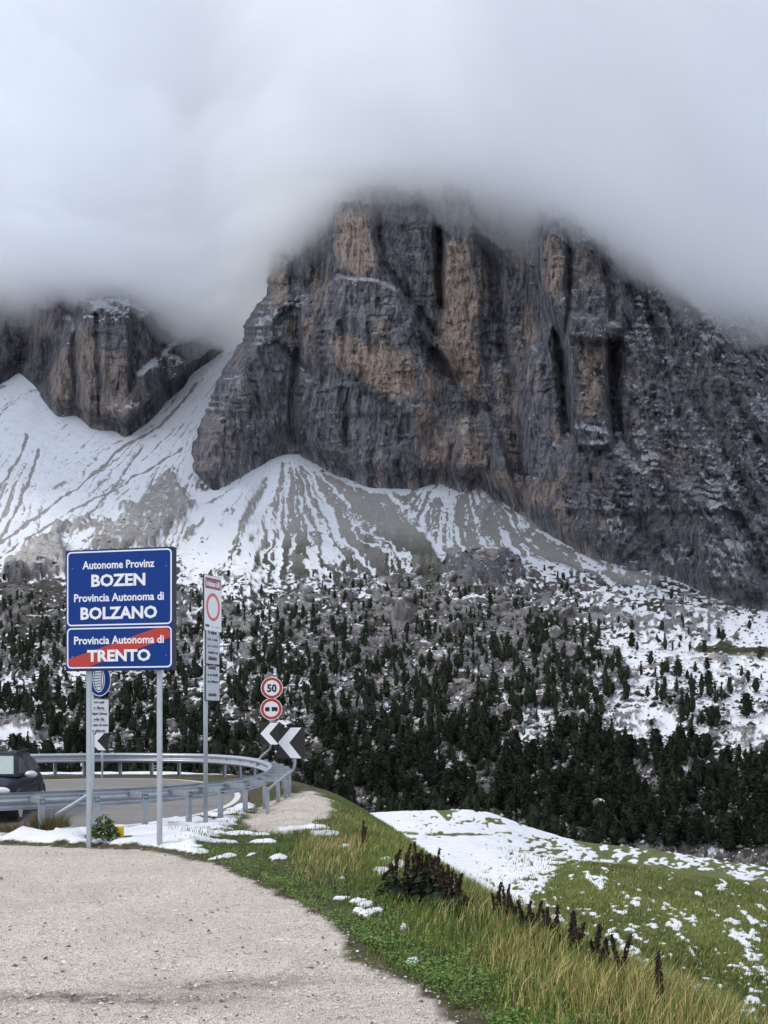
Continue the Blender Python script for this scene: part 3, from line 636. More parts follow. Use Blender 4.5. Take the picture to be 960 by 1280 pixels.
    # bank of old snow along the foot of the rail, and behind the far rail
    bank = sstep(.0, .25, -dlw - .05) * sstep(-.15, .1, -dr) * sstep(-2.6, -3.1, X + .25 * fbm(X * 2, Y * 2, seed=422)) * (Y < 24) * sstep(.42, .02, fbm(X * 1.5, Y * 2.2, seed=423, oct=4) + .1 + .15 * (X < -5.6))
    bank2 = sstep(35, 35.6, Y) * (d > -6) * sstep(-3.5, -5, X) + (Y > 35) * (X < -4) * 1.0
    vsn = np.maximum(vsn, bank * 1.0); 
    snow = np.clip(vsn * (1 - far) + field_snow * far + np.clip(bank2, 0, 1), 0, 1)
    z = z + .07 * vsn * (1 + .7 * fbm(X * 4, Y * 4, seed=424)) + .07 * bank * (.6 + fbm(X * 1.7, Y * 1.7, seed=425)) + (.05 + .07 * fbm(X / 1.3, Y / 2.0, seed=427, oct=4)) * far * snow
    z = z + bank * .22 * np.exp(-(((X + 6.15) / .38) ** 2 + ((Y - 17.6) / .35) ** 2))
    heap = sstep(1.12, .85, np.hypot((X + 2.0) / .85, (Y - 22.8) / 4.6) + .28 * fbm(X * 2.5, Y * 2, seed=426, oct=3)) * (dr < -.3)
    grav = np.maximum(sstep(-.03, .03, dlw), heap)
    vsn2 = snow * (1 - sstep(-.02, .02, dl)); snow = np.maximum(vsn2, far * snow)
    return z, snow, grav, far, dr, dl, d

def build_ground():
    nr, nc = 500, 620
    Y = np.concatenate([np.linspace(-6, 5, 20, endpoint=False), 5 * (45 / 5) ** np.linspace(0, 1, 340, endpoint=False), 45 * (325 / 45) ** np.linspace(0, 1, 140)])
    u = np.linspace(-1, 1, nc); u = .62 * u + .38 * u ** 3
    Xg = u[None, :] * (22 + .85 * np.clip(Y, 0, None)[:, None]) - 1.0
    Yg = Y[:, None].repeat(nc, 1)
    z, snow, grav, far, dr, dl, d = near_fields(Xg, Yg)
    wet = .95 * np.exp(-((Xg + 1.9 + .3 * fbm(Xg * 3, Yg * 3, seed=431)) / 1.0) ** 2 - ((Yg - 7.25 - .12 * fbm(Xg * 2, Yg * 5, seed=432)) / .17) ** 2)
    wet = np.maximum(wet, .75 * np.exp(-((Xg + 1.1) / .9) ** 2 - ((Yg - 7.7 - .15 * (Xg + 1)) / .22) ** 2))
    z = z + grav * .012 * vnoise(Xg * 14, Yg * 11, seed=433) + grav * .02 * fbm(Xg * 1.2, Yg * 1.2, seed=434)
    me = np_mesh('ground', np.stack([Xg, Yg, z], -1).reshape(-1, 3), grid_faces(*Xg.shape), {'mask': ('FLOAT_COLOR', rgba(snow, grav, far)), 'wet': ('FLOAT', wet.ravel())})
    m = NT('ground'); a = m.sep(m.attr('mask').outputs['Color']); co = m.coord()
    nA = m.noise(co, 1.4, 6, .6); nB = m.noise(co, 38, 3, .7); nC = m.noise(co, 9, 5, .65)
    vor = m.n('TexVoronoi', feature='F1'); vor.inputs['Scale'].default_value = 55; m.l(co, vor.inputs['Vector'])
    vc = m.sep(vor.outputs['Color'])
    vor2 = m.n('TexVoronoi', feature='F1'); vor2.inputs['Scale'].default_value = 46; m.l(co, vor2.inputs['Vector'])
    vc2 = m.sep(vor2.outputs['Color'])
    gr = m.ramp(vc[0], (0.0, (.42, .37, .32)), (.3, (.56, .505, .45)), (.7, (.67, .615, .555)), (1, (.78, .73, .67)))
    gr = m.mix(m.ramp(m.noise(co, .55, 5, .6), (.45, 0.0), (.65, .6)), gr, (.43, .38, .335)); gr = m.mix(m.ramp(nA, (.42, 0.0), (.7, .55)), gr, (.50, .455, .405))
    gr = m.mix(m.ramp(vc2[1], (.90, 0.0), (.96, .6)), gr, (.20, .175, .16))
    gr = m.mix(m.math('MULTIPLY', m.attr('wet').outputs['Fac'], m.ramp(nC, (.35, .3), (.6, 1.0))), gr, (.11, .10, .09))
    soil = m.ramp(nC, (.3, (.035, .032, .02)), (.7, (.11, .10, .055)))
    fgr = m.ramp(m.noise(co, .5, 5, .65), (.3, (.065, .085, .026)), (.5, (.12, .145, .042)), (.72, (.18, .185, .065)))
    fgr = m.mix(m.ramp(nC, (.4, 0.0), (.7, .6)), fgr, (.045, .05, .02))
    c = m.mix(a[2], soil, fgr); c = m.mix(a[1], c, gr)
    sn = m.math('ADD', a[0], m.math('MULTIPLY', m.math('SUBTRACT', nC, .5), .7)); sn = m.ramp(sn, (.38, 0.0), (.62, 1.0))
    c = m.mix(sn, c, m.ramp(nA, (.35, (.62, .665, .73)), (.65, (.74, .765, .80))))
    h = m.math('ADD', m.math('MULTIPLY', vor.outputs['Distance'], m.math('MULTIPLY', a[1], 1.0)), m.math('MULTIPLY', nC, .3))
    nb = m.bump(h, .018, .9); nb = m.bump(nA, .10, .35, nb)

    mat = m.done(c, .92, nb, .2)
    o = link('ground', me, mat, smooth=True); tag(o, kind='structure')
    return Xg, Yg, z, snow, grav, far, dr, dl, d
GR = build_ground()
def gz(x, y):
    r = near_fields(np.array([[float(x)]]), np.array([[float(y)]])); return float(r[0][0, 0])

def metal(name, col, rough=.5, spec=.5, met=.6, dirt=.25):
    m = NT(name); co = m.coord(); n = m.noise(co, 6, 5, .65); n2 = m.noise(m.coord((30, 30, 2)), 1, 4, .6)
    c = m.mix(m.ramp(n, (.35, 0.0), (.75, dirt)), col, tuple(v * .45 for v in col))
    c = m.mix(m.ramp(n2, (.5, 0.0), (.8, dirt)), c, tuple(min(1, v * 1.25) for v in col))
    return m.done(c, m.ramp(n, (.3, rough * .8), (.7, min(1, rough * 1.25))), None, spec, met)
def plain(name, col, rough=.6, spec=.4, met=0.0):
    m = NT(name); n = m.noise(m.coord(), 9, 4, .6)
    return m.done(m.mix(m.ramp(n, (.35, 0.0), (.75, .22)), col, tuple(v * .7 for v in col)), rough, None, spec, met)
GALV = metal('galvanised_steel', (.42, .47, .53), .42, .5, .55, .35)
GALV2 = metal('weathered_steel', (.33, .37, .42), .5, .5, .5, .4)
DARKM = plain('dark_sheet', (.02, .022, .03), .6)
BLUE = plain('sign_blue', (.0035, .037, .215), .6, .15)
WHITE = plain('sign_white', (.72, .76, .82), .4)
RED = plain('sign_red', (.42, .035, .025), .42)
BLACK = plain('sign_black', (.012, .012, .014), .45)
YELLOW = plain('yellow_paint', (.75, .55, .03), .5)
GREYP = plain('sign_grey', (.45, .50, .57), .5)

# ---- mesh building blocks (mesh data, optional)
def bm_to(name, bm, mat, parent=None, smooth=False):
    me = bpy.data.meshes.new(name); bm.normal_update(); bm.to_mesh(me); bm.free()
    return link(name, me, mat, parent, smooth)
def add_box(bm, c, s, rz=0, bevel=0):
    m4 = Matrix.Translation(c) @ Matrix.Rotation(rz, 4, 'Z') @ Matrix.Diagonal((*s, 1))
    g = bmesh.ops.create_cube(bm, size=1, matrix=m4)['verts']
    if bevel: bmesh.ops.bevel(bm, geom=list({e for v in g for e in v.link_edges}), offset=bevel, segments=1, affect='EDGES')
def add_tube(bm, pts, r, n=10, cap=True):
    pts = [Vector(p) for p in pts]; rings = []
    rr = r if hasattr(r, '__len__') else [r] * len(pts)
    for i, p in enumerate(pts):
        t = (pts[min(i + 1, len(pts) - 1)] - pts[max(i - 1, 0)]).normalized()
        a = t.orthogonal().normalized() if i == 0 else (pa - t * pa.dot(t)).normalized()
        pa = a; b = t.cross(a)
        rings.append([bm.verts.new(p + (a * math.cos(k * 2 * math.pi / n) + b * math.sin(k * 2 * math.pi / n)) * rr[i]) for k in range(n)])
    for q, w_ in zip(rings[:-1], rings[1:]):
        for k in range(n): bm.faces.new((q[k], q[(k + 1) % n], w_[(k + 1) % n], w_[k]))
    if cap:
        bm.faces.new(rings[0][::-1]); bm.faces.new(rings[-1])
def prism(bm, poly, y0, y1):
    """poly in (x, z), extruded from y0 to y1"""
    a = [bm.verts.new((x, y0, z)) for x, z in poly]; b = [bm.verts.new((x, y1, z)) for x, z in poly]
    n = len(poly)
    bm.faces.new(a); bm.faces.new(b[::-1])
    for i in range(n): bm.faces.new((a[(i + 1) % n], a[i], b[i], b[(i + 1) % n]))
    bmesh.ops.recalc_face_normals(bm, faces=bm.faces)
def rrect(x0, x1, z0, z1, r, k=5):
    pts = []
    for cx, cz, a0 in ((x1 - r, z1 - r, 0), (x0 + r, z1 - r, 90), (x0 + r, z0 + r, 180), (x1 - r, z0 + r, 270)):
        for i in range(k + 1):
            a = R(a0 + 90 * i / k); pts.append((cx + r * math.cos(a), cz + r * math.sin(a)))
    return pts
def ring(bm, outer, inner, y0, y1):
    n = len(outer); vo = [[bm.verts.new((x, y, z)) for x, z in outer] for y in (y0, y1)]; vi = [[bm.verts.new((x, y, z)) for x, z in inner] for y in (y0, y1)]
    for i in range(n):
        j = (i + 1) % n
        bm.faces.new((vo[0][i], vo[0][j], vi[0][j], vi[0][i])); bm.faces.new((vo[0][j], vo[0][i], vo[1][i], vo[1][j])); bm.faces.new((vi[0][i], vi[0][j], vi[1][j], vi[1][i]))
    bmesh.ops.recalc_face_normals(bm, faces=bm.faces)
def flat(name, poly, y0, y1, mat, parent):
    bm = bmesh.new(); prism(bm, poly, y0, y1); return bm_to(name, bm, mat, parent)
def circ(cx, cz, r, n=40, rz=None): return [(cx + r * math.cos(2 * math.pi * i / n), cz + (rz or r) * math.sin(2 * math.pi * i / n)) for i in range(n)]
def empty(name, loc, rz=0, label=None, cat=None, group=None):
    o = bpy.data.objects.new(name, None); COL.objects.link(o); o.location = loc; o.rotation_euler = (0, 0, rz)
    o.empty_display_size = .1
    return tag(o, label, cat, group)
def text(s, x, z, cap, width, y, mat, parent, bold=.0, name='lettering'):
    c = bpy.data.curves.new(name, 'FONT'); c.body = s; c.align_x = 'CENTER'; c.size = cap / .73; c.extrude = .001; c.offset = bold; c.resolution_u = 2
    f = bpy.data.objects.new(name, c); COL.objects.link(f); bpy.context.view_layer.update()
    me = bpy.data.meshes.new_from_object(f.evaluated_get(bpy.context.evaluated_depsgraph_get())); me.name = name
    bpy.data.objects.remove(f); bpy.data.curves.remove(c)
    n = len(me.vertices); co = np.empty(n * 3, np.float32); me.vertices.foreach_get('co', co); co = co.reshape(-1, 3)
    wd = co[:, 0].max() - co[:, 0].min(); co[:, 0] -= (co[:, 0].max() + co[:, 0].min()) / 2; co[:, 0] *= width / wd
    co = np.stack([co[:, 0], -co[:, 2], co[:, 1]], 1); me.vertices.foreach_set('co', co.ravel().astype(np.float32)); me.update()
    me.materials.clear(); o = link(name, me, mat, parent); o.location = (x, y, z)
    if cap < .06: o['kind'] = 'stuff'
    return o

# ---- the road round the bend
def build_road():
    S = np.linspace(.0, RAIL_LEN, 150); n = 14
    V = []; 
    for s in S:
        p, t, nn = rail_at(s); a = p + nn * .62
        inner = np.array([min(p[0] - 3, -9.0), 25.5 + .02 * (p[1] - 25)])
        V.append((a[0] - nn[0] * .05, a[1] - nn[1] * .05, float(road_z(a[1])) - .16))
        for k in range(n):
            q = a + (inner - a) * (k / (n - 1)); V.append((q[0], q[1], float(road_z(q[1])) + .004))
    me = np_mesh('road', V, grid_faces(len(S), n + 1, flip=True))
    m = NT('asphalt'); co = m.coord(); n1 = m.noise(co, 60, 3, .7); n2 = m.noise(co, .6, 4, .6); n3 = m.noise(m.coord((.3, 2.5, 1)), 1.2, 4, .6)
    c = m.ramp(n1, (.3, (.12, .12, .125)), (.7, (.24, .235, .235))); c = m.mix(m.ramp(n2, (.35, 0.0), (.7, .5)), c, (.27, .25, .235)); c = m.mix(m.ramp(n3, (.45, 0.0), (.7, .35)), c, (.10, .105, .115))
    link('road', me, m.done(c, .75, m.bump(n1, .006, .6), .35), smooth=False)['kind'] = 'structure'
    V = []
    for s in S:
        p, t, nn = rail_at(s)
        for o_ in (.80, .95):
            q = p + nn * o_; V.append((q[0], q[1], float(road_z(q[1])) + .009))
    link('edge_line', np_mesh('edge_line', V, grid_faces(len(S), 2, flip=True)), plain('road_paint', (.66, .66, .64), .7))['kind'] = 'structure'
build_road()

# ---- crash barrier: beam lengths, spacers and posts
def build_rail():
    base = rail_at(RAIL_LEN * .3)[0]
    t0 = empty('guardrail', (base[0], base[1], 0), 0, 'galvanised steel crash barrier curving round the hairpin bend', 'guardrail')
    off = Vector((base[0], base[1], 0))
    prof_ = [(0, .75), (.035, .742), (.07, .715), (.085, .68), (.06, .655), (.01, .625), (0, .597), (.01, .57), (.06, .54), (.085, .515), (.07, .48), (.035, .452), (0, .444)]
    prof2 = [(d - .012, z) for d, z in prof_[::-1]]; loop = prof_ + prof2
    L = 4.0; nb = int(RAIL_LEN / L)
    for b in range(nb):
        S = np.linspace(b * L, (b + 1) * L + .18, 22); V = []; sh = .004 * (b % 2)
        for s in S:
            p, t, nn = rail_at(min(s, RAIL_LEN)); zz = float(road_z(p[1])) + .05
            for d_, z_ in loop:
                q = p + nn * (d_ + sh); V.append((q[0] - off[0], q[1] - off[1], zz + z_))
        k = len(loop); Fc = []
        for i in range(len(S) - 1):
            for j in range(k): Fc.append((i * k + j, i * k + (j + 1) % k, (i + 1) * k + (j + 1) % k, (i + 1) * k + j))
        link('beam', np_mesh('beam', V, Fc), GALV, t0, smooth=False)
    bmp = bmesh.new()
    pr = [(-.05, -.035), (.05, -.035), (.05, .035), (.042, .035), (.042, -.027), (-.042, -.027), (-.042, .035), (-.05, .035)]
    a = [bmp.verts.new((x, y, -.75)) for x, y in pr]; b_ = [bmp.verts.new((x, y, .70)) for x, y in pr]
    for i in range(8): bmp.faces.new((a[i], a[(i + 1) % 8], b_[(i + 1) % 8], b_[i]))
    bmp.faces.new(b_)
    post_me = bpy.data.meshes.new('post'); bmp.to_mesh(post_me); bmp.free(); post_me.materials.append(GALV2)
    bms = bmesh.new()   # spacer reaching from the post to the beam: an open box seen from above
    add_box(bms, (0, .24, .70), (.11, .48, .008)); add_box(bms, (-.055, .24, .655), (.006, .48, .09)); add_box(bms, (.055, .24, .655), (.006, .48, .09))
    sp_me = bpy.data.meshes.new('spacer'); bms.to_mesh(sp_me); bms.free(); sp_me.materials.append(GALV2)
    bmb = bmesh.new()
    for x, z in ((-.03, .60), (.03, .60), (-.03, .665), (.03, .665)): add_tube(bmb, [(x, -.037, z), (x, -.062, z)], .012, 6)
    bo_me = bpy.data.meshes.new('bolts'); bmb.to_mesh(bo_me); bmb.free(); bo_me.materials.append(DARKM)
    s = .4
    while s < RAIL_LEN - .3:
        p, t, nn = rail_at(s); q = p - nn * .46; zz = float(road_z(p[1])) + .02 + random.uniform(-.01, .01)
        an = math.atan2(t[1], t[0])
        for nm, me in (('post', post_me), ('spacer', sp_me), ('bolts', bo_me)):
            o = bpy.data.objects.new(nm, me); COL.objects.link(o); o.parent = t0; o.location = (q[0] - off[0], q[1] - off[1], zz); o.rotation_euler = (0, 0, an)
            if nm == 'bolts': o['kind'] = 'stuff'
            if nm == 'post': o.rotation_euler = (random.uniform(-.012, .012), random.uniform(-.012, .012), an)
        s += .95
build_rail()

# ---- province sign on two square posts
def province_sign():
    rz = -R(12)
    t = empty('province_sign', (-4.165, 16.5, 0), rz, 'blue province border sign reading BOZEN, BOLZANO and TRENTO on two steel posts', 'road sign')
    W2, Z0, Z1 = .905, 2.835, 4.735
    px2 = lambda px: (px - 151) / 136.5 * 2 * W2 ; pz = lambda py: Z1 - (py - 687.5) / 150.5 * (Z1 - Z0)
    for x in (-.545, .665):
        bm = bmesh.new(); add_box(bm, (x - .03, .03, 2.2), (.078, .05, 4.9), bevel=.006); bm_to('post', bm, GALV, t)
    bm = bmesh.new(); prism(bm, rrect(-W2, W2, Z0, Z1, .02, 2), -.09, -.005); bm_to('panel', bm, BLUE, t)
    bm = bmesh.new()
    add_box(bm, (W2 + .006, -.03, (Z0 + Z1) / 2), (.012, .13, Z1 - Z0 + .02)); add_box(bm, (-W2 - .006, -.03, (Z0 + Z1) / 2), (.012, .11, Z1 - Z0)); add_box(bm, (0, -.03, Z1 + .006), (2 * W2, .11, .010)); add_box(bm, (0, -.03, Z0 - .006), (2 * W2, .11, .010))
    bm_to('frame', bm, DARKM, t)
    for z in (3.1, 3.7, 4.4):
        bm = bmesh.new(); add_box(bm, (0, .0, z), (1.6, .012, .05)); bm_to('rib', bm, GALV2, t)
    for a_, b_ in ((782.5, 688.8), (836, 785)):
        bm = bmesh.new(); o_ = rrect(px2(83.6), px2(218.3), pz(a_), pz(b_), .075, 6); i_ = rrect(px2(83.6) + .022, px2(218.3) - .022, pz(a_) + .022, pz(b_) - .022, .055, 6)
        ring(bm, o_, i_, -.0925, -.0895); bm_to('border', bm, WHITE, t)
    flat('red_band', [(px2(x), pz(y)) for x, y in [(85.6, 824), (120, 813), (198, 787.2), (212, 787.2), (216, 791), (216, 799), (112, 833.8), (90, 833.8), (85.8, 830)]][::-1], -.0922, -.0895, RED, t)
    for s, x0, x1, yb, cap, bold in (('Autonome Provinz', 104, 196.5, 711, .128, .004), ('BOZEN', 115.5, 185, 733, .19, .009), ('Provincia Autonoma di', 93, 208.5, 752, .128, .004), ('BOLZANO', 101.5, 200, 774, .19, .009),
                                     ('Provincia Autonoma di', 93, 208.5, 805.5, .128, .004), ('TRENTO', 110, 191.5, 827, .18, .009)):
        text(s, px2((x0 + x1) / 2), pz(yb), cap, px2(x1) - px2(x0), -.0945, WHITE, t, bold)
    for x in (-.8, .8):
        for z in (3.05, 4.45):
            bm = bmesh.new(); add_tube(bm, [(x, -.09, z), (x, -.096, z)], .008, 6); bm_to('rivet', bm, GALV2, t)
province_sign()

def scribble(parent, x0, x1, z, h, y, seed, mat=None):
    """lines of print too small to read: short strokes"""
    r = random.Random(seed); bm = bmesh.new(); x = x0
    while x < x1:
        w_ = r.uniform(.010, .022); hh = h * r.choice((.7, .7, 1.0)); 
        if r.random() < .84: 
            prism(bm, [(x, z), (min(x + w_, x1), z), (min(x + w_, x1), z + hh), (x, z + hh)], y, y + .0015)
        x += w_ + .006
    return tag(bm_to('fine_print', bm, mat or BLACK, parent), kind='stuff')

def chain_sign():
    # bent tube clamped to a barrier post, sign face turned up the road
    b = at(69, 1019, 18.4); e = at(116, 990, 18.7); top = at(116, 842, 18.7)
    gzb = gz(b[0], b[1])
    t = empty('chain_sign', (b[0], b[1], gzb), 0, 'round blue snow chain sign with white plate below, on a bent tube', 'road sign')
    L = lambda p: (p[0] - b[0], p[1] - b[1], p[2] - gzb)
    bm = bmesh.new(); e2 = np.array(e); add_tube(bm, [L(b + np.array([-.03, 0, -.05])), L(b), L(b + (e2 - b) * .9), L(e2 + [-.02, 0, .02]), L(e2 + [0, 0, .10]), L(top)], .03, 10); bm_to('pole', bm, GALV, t, True)
    rz = R(62); f = bpy.data.objects.new('face', None)
    def on(o): o.rotation_euler = (o.rotation_euler[0], 0, rz); o.location = Vector(L((e[0], e[1], 0))) + Matrix.Rotation(rz, 3, 'Z') @ Vector(o.location); return o
    zc = at(0, 849, 18.7)[2]; 
    def part(name, poly, y0, y1, mat): o = flat(name, poly, y0, y1, mat, t); return on(o)
    o = part('disc', circ(0.11, zc, .305), -.045, -.035, BLUE)
    bm = bmesh.new(); ring(bm, circ(.11, zc, .305), circ(.11, zc, .288), -.0475, -.0445); on(bm_to('border', bm, WHITE, t))
    part('tyre', circ(.10, zc, .155, 32, .235), -.047, -.0445, WHITE)
    bm = bmesh.new(); ring(bm, circ(.10, zc, .135, 32, .215), circ(.10, zc, .118, 32, .198), -.049, -.0465)
    prism(bm, [(.155, zc - .15), (.172, zc - .15), (.172, zc + .15), (.155, zc + .15)], -.0495, -.0465)
    for k in range(7):
        z = zc - .15 + k * .05; prism(bm, [(-.01, z), (.14, z + .02), (.14, z + .033), (-.01, z + .013)], -.0500, -.0465)
    on(bm_to('tyre_tread', bm, BLACK, t))
    z1 = at(0, 873.5, 18.7)[2]; z0 = at(0, 916.5, 18.7)[2]
    part('plate', rrect(-.15, .36, z0, z1, .02, 3), -.045, -.038, GREYP)
    part('plate_face', rrect(-.135, .345, z0 + .012, z1 - .012, .015, 3), -.0475, -.0445, WHITE)
    h = (z1 - z0) / 6
    for k, s in enumerate(('con neif', 'o dlacia', 'wegen Schnee', 'oder Eis', 'in caso di neve', 'o ghiaccio')):
        wd = {8: .27, 12: .42, 15: .45, 10: .33}.get(len(s), .28)
        o = text(s, .105, z1 - h * (k + .78), .052, wd, -.049, BLACK, t, .002); on(o)
        if k in (1, 3): part('rule', [(-.09, z1 - h * (k + 1) - .002), (.30, z1 - h * (k + 1) - .002), (.30, z1 - h * (k + 1) + .003), (-.09, z1 - h * (k + 1) + .003)], -.0488, -.047, BLACK)
chain_sign()

def mast_sign():
    p = at(257, 1036, 20.0); g = gz(p[0], p[1])
    t = empty('sign_mast', (p[0], p[1], g), R(64), 'tall steel mast with a white traffic ban sign above two narrow grey plates', 'road sign')
    zz = lambda py: at(0, py, 20.0)[2] - g
    bm = bmesh.new(); add_tube(bm, [(0, 0, -.3), (0, 0, zz(722))], .043, 14); bm_to('pole', bm, GALV, t, True)
    c = .12
    flat('ban_panel', rrect(c - .29, c + .29, zz(789), zz(719), .02, 3), -.085, -.055, DARKM, t)
    flat('ban_face', rrect(c - .28, c + .28, zz(789) + .01, zz(719) - .01, .02, 3), -.088, -.0845, WHITE, t)
    flat('ban_header', [(c - .25, zz(736)), (c + .25, zz(736)), (c + .25, zz(722.5)), (c - .25, zz(722.5))], -.0905, -.0875, plain('faded_maroon', (.30, .10, .13), .6), t)
    bm = bmesh.new(); ring(bm, circ(c, zz(758.5), .225, 40, .27), circ(c, zz(758.5), .165, 40, .21), -.0905, -.0875); bm_to('ban_ring', bm, plain('faded_red', (.62, .16, .14), .6), t)
    scribble(t, c - .22, c + .22, zz(733), .11, -.0925, 3, WHITE)
    scribble(t, c - .25, c - .12, zz(784), .07, -.0905, 4, BLUE); scribble(t, c - .06, c + .25, zz(784), .035, -.0905, 5, GREYP)
    c = .11
    for k, (a, b) in enumerate(((830.5, 787.5), (876, 831.5))):
        flat('plate', rrect(c - .235, c + .235, zz(a), zz(b), .015, 3), -.085, -.06, DARKM, t)
        flat('plate_face', rrect(c - .22, c + .22, zz(a) + .012, zz(b) - .012, .012, 3), -.0875, -.0845, GREYP, t)
        H = zz(b) - zz(a)
        for j in range(5):
            if k == 1 and j == 3: continue
            scribble(t, c - .17 + .03 * (j in (0, 4)), c + (.17 if j in (1, 2, 3) else .13), zz(b) - .08 - j * H / 5.3, .052 if j not in (0, 4) else .075, -.0895, 20 + 7 * k + j)
    for z in (zz(740), zz(775), zz(800), zz(820), zz(845), zz(865)):
        bm = bmesh.new(); add_box(bm, (.03, -.04, z), (.2, .03, .03)); bm_to('bracket', bm, GALV2, t)
mast_sign()

def chevron_face(t, cx, zc, half, y, parts=True):
    flat('panel', rrect(cx - half, cx + half, zc - half, zc + half, .02, 3), y, y + .03, DARKM, t)
    flat('panel_face', rrect(cx - half + .008, cx + half - .008, zc - half + .008, zc + half - .008, .015, 3), y - .0025, y + .001, BLACK, t)
    h = half * .97
    flat('arrow', [(cx - h, zc), (cx - h * .0, zc + h), (cx + h * .82, zc + h), (cx - h * .12, zc), (cx + h * .82, zc - h), (cx, zc - h)][::-1], y - .005, y - .002, WHITE, t)

def chevron_near():
    b = at(334.5, 1030, 21.6); g = gz(b[0], b[1]); c = at(365.5, 928.5, 20.6)
    t = empty('chevron_sign', (b[0], b[1], g), 0, 'nearer black and white chevron board on a bent tube, right end of the bend', 'road sign', 'chevron boards round the bend')
    L = lambda p: (p[0] - b[0], p[1] - b[1], p[2] - g)
    k = at(335, 986, 21.6); e = at(366, 963, 20.72); top = (e[0] + .04, e[1], c[2] + .2)
    bm = bmesh.new(); add_box(bm, (0, 0, (k[2] - g) / 2 - .12), (.07, .06, k[2] - g + .28)); bm_to('post', bm, GALV2, t)
    bm = bmesh.new(); e = np.array(e); add_tube(bm, [L(k + [0, -.05, -.06]), L(k + [0.02, -.05, 0]), L(k + (e - k) * .9), L(e + [.02, 0, .02]), L(e + [.04, 0, .12]), L(top)], .028, 10); bm_to('pole', bm, GALV, t, True)
    piv = empty('board', (0, 0, 0)); piv.parent = t; piv.location = L((c[0], c[1] - .03, c[2])); piv.rotation_euler = (0, 0, -R(28))

    chevron_face(piv, 0, 0, .31, -.05)
    return t
chevron_near()
def speed_post():
    c = at(339, 917, 28.9); g = float(road_z(28.9)); f = at(321, 951, 29.6)
    t = empty('speed_sign', (f[0], f[1], g), 0, 'red ringed 50 speed sign above a truck spacing sign and chevron board', 'road sign')
    L = lambda p: (p[0] - f[0], p[1] - f[1], p[2] - g)
    e = at(338.5, 935, 28.98)
    bm = bmesh.new(); add_tube(bm, [L(f + np.array([0, 0, -.4])), L(f), L(e + np.array([-.03, 0, -.03])), L(e + np.array([0, 0, .08])), L(at(339, 850, 28.98))], .03, 10); bm_to('pole', bm, GALV, t, True)
    for nm, py in (('speed_disc', 860), ('spacing_disc', 886.3)):
        p = at(340 if py < 870 else 339.3, py, 28.9); d_ = bpy.data.objects.new(nm, None)
        x, _, z = L(p); X0 = x
        rz = 0
        yy = p[1] - f[1] - .04
        o = flat(nm, circ(X0, z, .30, 44), yy, yy + .012, GREYP, t)
        bm = bmesh.new(); ring(bm, circ(X0, z, .305, 44), circ(X0, z, .288, 44), yy - .0035, yy + .002); ring_ = bm_to('rim', bm, WHITE, o)
        bm = bmesh.new(); ring(bm, circ(X0, z, .288, 44), circ(X0, z, .215, 44), yy - .003, yy + .001); bm_to('red_ring', bm, RED, o)
        flat('white_field', circ(X0, z, .216, 44), yy - .002, yy + .001, WHITE, o)
        if py < 870: text('50', X0, z - .105, .21, .27, yy - .005, BLACK, o, .012)
        else:
            bm = bmesh.new()
            prism(bm, [(X0 - .175, z - .05), (X0 - .05, z - .05), (X0 - .05, z + .055), (X0 - .14, z + .055), (X0 - .175, z + .02)], yy - .005, yy - .0015)
            prism(bm, [(X0 + .01, z - .05), (X0 + .175, z - .05), (X0 + .175, z + .055), (X0 + .01, z + .055)], yy - .005, yy - .0015)
            prism(bm, circ(X0 - .135, z - .05, .022, 12), yy - .0055, yy - .0018); prism(bm, circ(X0 - .08, z - .05, .022, 12), yy - .0055, yy - .0018); prism(bm, circ(X0 + .05, z - .05, .022, 12), yy - .0055, yy - .0018); prism(bm, circ(X0 + .14, z - .05, .022, 12), yy - .0055, yy - .0018)
            bm_to('truck_symbol', bm, BLACK, o)
    piv = empty('chevron_board', L((c[0], c[1] - .08, c[2])), -R(18)); piv.parent = t
    chevron_face(piv, 0, 0, .31, -.03)
speed_post()
def chevron_far():
    c = at(124, 926, 33.2); g = float(road_z(33))
    t = empty('chevron_sign', (c[0], c[1], g), -R(5), 'distant chevron board on the far barrier, half hidden behind the white plate', 'road sign', 'chevron boards round the bend')
    bm = bmesh.new(); add_tube(bm, [(.1, 0, -.2), (.1, 0, c[2] - g + .2)], .03, 10); bm_to('pole', bm, GALV, t, True)
    chevron_face(t, 0, c[2] - g, .31, -.07)
chevron_far()
